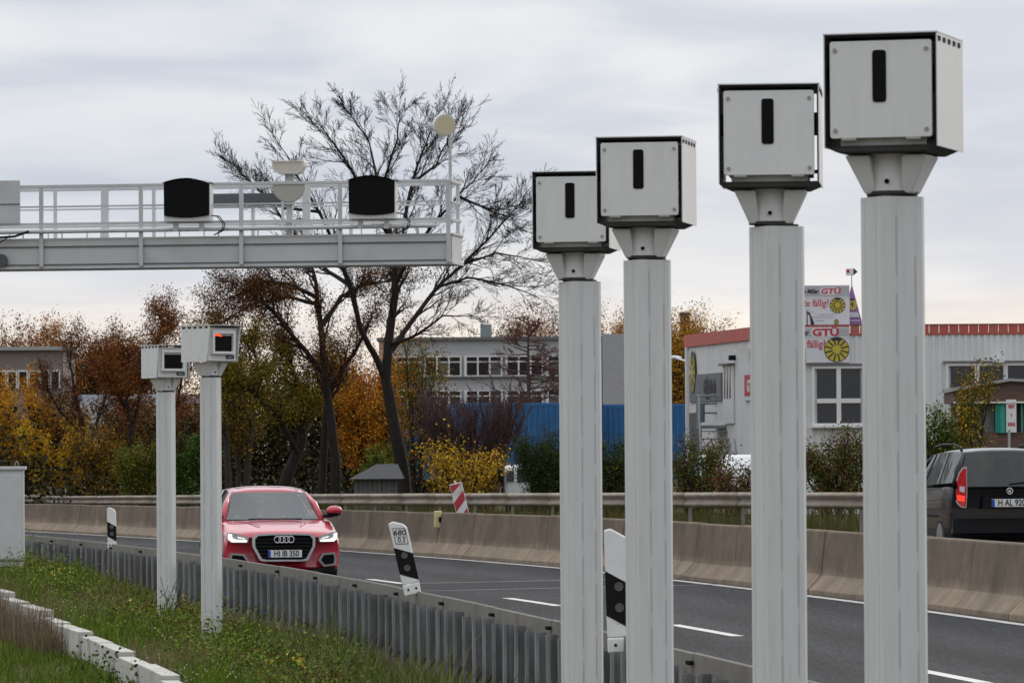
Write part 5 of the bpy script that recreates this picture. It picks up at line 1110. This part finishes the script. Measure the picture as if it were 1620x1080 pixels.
bush('mixed green and wine-red hedge shrub below the steel stair', 1104, 132, 90, 706, [('green',1300,.24,.11),('red',800,.24,.10),('olive',700,.24,.11)], 33, stems=10)
bush('wine-red low shrub in front of the white van', 1160, 130, 70, 738, [('red',800,.2,.10),('olive',400,.2,.10),('green',300,.2,.1)], 34, stems=8)
bush('round shrub with wine-red top and green base below the workshop window', 1322, 128, 118, 690, [('red',1500,.22,.10),('green',1500,.24,.11),('olive',1000,.24,.11)], 35, stems=11)
bush('upright green-leaved shrub between a camera pillar and the brick kiosk', 1488, 126, 85, 650, [('lime',1500,.22,.12),('green',1200,.22,.12),('red',500,.2,.1)], 36, stems=8)
bush('young olive-yellow sapling in front of the brick kiosk', 1542, 124, 62, 598, [('olive',900,.2,.12),('gold',350,.2,.11)], 37, stems=3, cat='tree', name='sapling', spread=.5)
bush('low green shrub along the guard rail behind the black car', 1590, 118, 120, 735, [('olive',1200,.2,.11),('green',1500,.2,.11)], 38, stems=8)
# larch beside the office
lr = P(836,640,300); t = thing('larch_tree', 'bare brownish larch with level branches before the office windows', 'tree', (lr.x,300,0)); T = Tree(41); T.minr = .016; zt_ = P(836,500,300).z
ln = T.limb([Vector((0,0,0)),Vector((.05,0,zt_*.4)),Vector((0,0,zt_*.75)),Vector((.03,0,zt_))], .20,.02)
for i in range(44):
    z = zt_*(.42+.57*i/44); a = T.r.uniform(0,6.28); L_ = (zt_-z)*.42+.35; T.grow(Vector((0,0,z)), Vector((math.cos(a),math.sin(a),.12)), L_, .05, 1, 3, (5,5,5), .7, .05, .12, .55)
finish(t, T, barkp, [('rust',900,.12,.10)], 1)
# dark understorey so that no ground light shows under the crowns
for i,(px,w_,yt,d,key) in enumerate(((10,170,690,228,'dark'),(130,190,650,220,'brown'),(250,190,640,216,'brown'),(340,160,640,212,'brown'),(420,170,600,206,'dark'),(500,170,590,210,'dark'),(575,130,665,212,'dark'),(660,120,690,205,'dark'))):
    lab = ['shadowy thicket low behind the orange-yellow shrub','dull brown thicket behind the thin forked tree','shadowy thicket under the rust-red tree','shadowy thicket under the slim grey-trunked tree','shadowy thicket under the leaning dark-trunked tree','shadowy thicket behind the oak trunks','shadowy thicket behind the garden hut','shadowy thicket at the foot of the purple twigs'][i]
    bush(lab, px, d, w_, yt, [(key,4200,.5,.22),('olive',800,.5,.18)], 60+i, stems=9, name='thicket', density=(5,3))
# distant wood
far_specs = [(20,85,528,520,'rust'),(75,70,520,540,'orange'),(120,80,533,560,'dark'),(170,90,530,560,'brown'),(225,80,540,560,'brown'),(800,70,512,640,'brown'),(850,70,500,640,'rust'),(905,80,508,650,'rust'),(965,80,497,640,'rust'),(1010,60,500,620,'gold'),(1085,70,505,360,'gold'),(1060,60,520,370,'orange'),(1110,55,520,365,'gold')]
labs = ['far rust-coloured treetop over the brown flat-roofed building','far orange-red treetop over the brown flat-roofed building','far dark evergreen treetop beyond the flat-roofed building','far brown treetop beyond the flat-roofed building','far brown treetop behind the rust-red tree','far brown treetop beside the office roof cowl','far rust-brown treetop behind the larch','far rust-brown treetop over the office roof','far rust-brown treetop over the office stair tower','far golden treetop past the office stair tower','golden tree in front of the square chimney','orange tree between the office and the workshop hall','golden tree touching the workshop hall roof line']
for i,(px,w_,yt,d,key) in enumerate(far_specs):
    bush(labs[i], px, d, w_, yt, [(key,4200,.75,.36 if d>500 else .24),('brown',2600,.7,.32 if d>500 else .22)], 80+i, stems=7, cat='tree', name='distant_tree', density=(5,3), spread=.6, depthf=1.0)
# the belt of trees goes on out of view, added to darken car reflections
_rs = np.random.default_rng(91); _n = 26000; _u = _rs.random(_n); _X = -36-150*_u+_rs.normal(size=_n)*2; _Y = 215-60*_u+_rs.normal(size=_n)*4+8*np.sin(_X*.3); _Z = _rs.random(_n)**.8*(8.5+2.5*np.sin(_X*.45)+1.5*np.sin(_X*1.3))
_V,_F2 = leaves(np.stack([_X,_Y,_Z],1), .95, _rs); kind(npmesh('wood', _V, _F2, LM['brown']),'stuff')
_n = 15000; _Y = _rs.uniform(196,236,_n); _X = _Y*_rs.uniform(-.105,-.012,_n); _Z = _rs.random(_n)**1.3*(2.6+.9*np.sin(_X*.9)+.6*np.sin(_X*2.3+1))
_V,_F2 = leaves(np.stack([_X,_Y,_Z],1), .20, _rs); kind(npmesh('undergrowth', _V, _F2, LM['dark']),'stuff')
# bare twigs of a tree just outside the view
tree('bare twigs of a tree reaching in beneath the gantry', -60, 190, [([(-60,800,0),(-58,650,0),(-55,540,0),(-50,470,0)], .2,.06, 2.2,12,.5)], [('brown',20,.1,.1)], 44, 0, nch=(6,5,4), name='bare_tree', spread=.75)

# ------------------------------------------------------------------ grass and weeds on the verge
def blades(name, n, region, hmean, wd, cols, seed, lean=.45, parent=None, mask=None):
    rs = np.random.default_rng(seed); u0,u1,d0,d1 = region
    dd = rs.uniform(d0,d1,n); uu = rs.uniform(u0,u1,n)
    if mask is not None:
        k = mask(uu,dd,rs); dd = dd[k]; uu = uu[k]; n = len(dd)
    X = np.interp(dd,_d,_F)+uu; zv = np.interp(dd,[20,55,70,78,86,95,110],[-.75,-.62,-.52,-.47,-.28,-.10,-.02])
    Z = np.where(uu > WU, zv+.02+np.clip((uu+1.0)/.75,0,1)*.10, zv-.36+np.clip((uu-WU)/4,-1,0)*.10)
    pat = .6+.8*(np.sin(X*2.1+dd*.7)*np.sin(dd*.9-X*1.3)*.5+.5)
    h = hmean*rs.gamma(5,.2,n)*pat; az = rs.uniform(0,2*np.pi,n); l = h*lean*rs.uniform(.2,1.4,n); fa = rs.uniform(0,2*np.pi,n)
    B = np.stack([X,dd,Z-.03],1); t1 = np.stack([np.cos(az)*l*.35,np.sin(az)*l*.35,h*.6],1); t2 = np.stack([np.cos(az)*l,np.sin(az)*l,h],1); wv = np.stack([np.cos(fa),np.sin(fa),fa*0],1)*wd/2
    V = np.stack([B-wv,B+wv,B+t1+wv*.75,B+t1-wv*.75,B+t2],1).reshape(-1,3)
    i = np.arange(n)*5; Q = np.stack([i,i+1,i+2,i+3],1); Tn = np.stack([i+3,i+2,i+4],1)
    me = bpy.data.meshes.new(name); nv = len(V); me.vertices.add(nv); me.vertices.foreach_set('co',V.astype(np.float32).ravel())
    L_ = np.concatenate([Q.ravel(),Tn.ravel()]); me.loops.add(len(L_)); me.loops.foreach_set('vertex_index',L_.astype(np.int32))
    ls = np.concatenate([np.arange(n)*4, 4*n+np.arange(n)*3]); lt2 = np.concatenate([np.full(n,4),np.full(n,3)]); me.polygons.add(2*n); me.polygons.foreach_set('loop_start',ls.astype(np.int32)); me.polygons.foreach_set('loop_total',lt2.astype(np.int32))
    me.update(); me.validate(); me.materials.append(leafmat('blade_'+name, cols)); o = bpy.data.objects.new(name,me); COL.objects.link(o); return kind(o,'stuff')
G1 = [(.085,.155,.014),(.13,.20,.018),(.06,.11,.012),(.18,.19,.035)]; G2 = [(0.232,0.174,0.07975),(0.1595,0.116,0.058),(0.29,0.2248,0.116),(0.116,0.087,0.0435)]
pn = lambda uu,dd: np.sin(uu*1.7+dd*.31)+np.sin(dd*.47-uu*2.3+1.0)
blades('mown_grass', 60000, (-8,WU-.13,60,104), .15, .016, G1, 1)
blades('verge_grass', 46000, (WU+.15,-.08,50,112), .13, .015, [(.085,.16,.013),(.125,.20,.018),(.06,.115,.011),(.16,.165,.035)], 2, mask=lambda u,d,rs: rs.random(len(u)) < np.clip(.55+.3*pn(u,d),.15,1))
blades('dry_grass', 13000, (WU+.1,-.1,50,112), .16, .009, G2, 3, mask=lambda u,d,rs: rs.random(len(u)) < np.clip(.45-.4*pn(u,d),.04,1))
blades('dry_stalks', 6500, (-2.9,WU-.14,74,98), .40, .010, [(.20,.145,.095),(.14,.10,.07),(.26,.20,.13),(.10,.07,.05)], 4, lean=.25)
blades('fence_grass', 5000, (-.75,-.15,34,66), .30, .013, [(.09,.15,.03),(.14,.18,.04),(.18,.16,.07),(.07,.11,.026)], 5, lean=.5)
def weeds(name, spots, key, n, sd, size, seed):
    rs = np.random.default_rng(seed); C = []
    for (u,d,h,r) in spots:
        z = ZV(d)+.05 if u > WU else ZV(d)-.55
        k = max(8,int(n*h*r*12)); q = rs.normal(size=(k,3))*np.array([r,r*1.5,0])+np.array([FX(d)+u,d,z]); q[:,2] += np.abs(rs.normal(size=k))*h*.55; C.append(q)
    C = np.concatenate(C); V,F = leaves(C,size,rs); o = npmesh(name,V,F,LM[key]); return kind(o,'stuff')
sp_ = [(rng.uniform(WU+.75,-.25), rng.uniform(54,108), rng.uniform(.15,.4), rng.uniform(.15,.4)) for _ in range(150)]
weeds('leafy_weeds', sp_[:70], 'lime', 120, 0, .042, 6); weeds('green_weeds', sp_[70:120]+[(-.4,66,.35,.4),(-.5,62,.35,.5),(-.45,70,.4,.4),(-1.0,100,.6,.5),(-.9,97,.5,.4)], 'lime', 150, 0, .042, 7); weeds('brown_weeds', sp_[100:], 'brown', 140, 0, .03, 8)
weeds('bramble', [(WU-.25,66.5,.5,.2),(WU-.35,68,.5,.25),(WU-.2,64,.55,.2)], 'green', 200, 0, .06, 9)
# flowers
fl = lambda n,seed,spots,key,size,h0: None
def flowers(name, spots, m, size, seed):
    rs = np.random.default_rng(seed); C = []
    for (px,py,n,s_) in spots:
        for i in range(n):
            x = px+rs.normal()*s_; y = py+rs.normal()*s_*.5; 
            # ground hit of that spot on the verge, then lifted on its stalk
            dg = 60.0
            for it in range(12): dg = (CAM_H-(ZV(dg)+.22))*FPX/max(60,(y-727))
            C.append(tuple(P(x,y,dg)))
    V,F = leaves(np.array(C),size,rs); o = npmesh(name,V,F,m); return kind(o,'stuff')
flowers('yellow_blossom', [(190,955,5,10),(215,958,4,6),(292,945,10,9),(278,965,8,8),(300,960,7,8),(466,1040,12,7),(475,1046,8,6),(430,1045,3,5),(512,1018,3,4),(100,900,6,12),(80,905,5,10),(480,1052,5,4)], mat('blossom_yellow',(.62,.44,.02),.6), .045, 12)
flowers('white_blossom', [(90,955,26,22),(120,968,24,20),(240,1000,14,20),(300,1060,22,25),(290,1065,24,22),(370,1050,14,30),(450,1060,14,40),(560,1050,8,30),(160,985,14,30),(60,930,10,20)], mat('blossom_white',(.55,.53,.45),.7), .022, 13)
# rank grass behind the far guard rail
def rank(n, seed):
    rs = np.random.default_rng(seed); dd = rs.uniform(84,185,n); X = np.array([GX(q) for q in dd])+.3+rs.gamma(2,1.2,n); Z = np.array([ZO(q) for q in dd])-.08
    h = .42*rs.gamma(5,.2,n); az = rs.uniform(0,6.28,n); l = h*.4*rs.random(n); fa = rs.uniform(0,6.28,n); B = np.stack([X,dd,Z],1); t2 = np.stack([np.cos(az)*l,np.sin(az)*l,h],1); wv = np.stack([np.cos(fa),np.sin(fa),fa*0],1)*.012
    V = np.stack([B-wv,B+wv,B+t2],1).reshape(-1,3); return kind(npmesh('rank_grass', V, np.arange(3*n).reshape(n,3), leafmat('blade_rank',[(.13,.10,.045),(.10,.085,.03),(.09,.11,.03),(.07,.055,.03)])),'stuff')
rank(16000, 15)
# dark stalks at the foot of the pillars
tk = Tree(77)
st0 = thing('dry_weed', 'dark dried weed stalk with small twigs at the foot of a flash pillar', 'weed', (P(264,985,77.3).x,77.3,ZV(77.3)))
for i in range(5): tk.grow(Vector((tk.r.uniform(-.08,.08),0,0)), Vector((tk.r.uniform(-.2,.3),0,1)), .5, .007, 1, 2, (4,4), .6, .1, .15, .5)
tk.mesh(0,9).build('stalk', barkd, st0, fix=False)
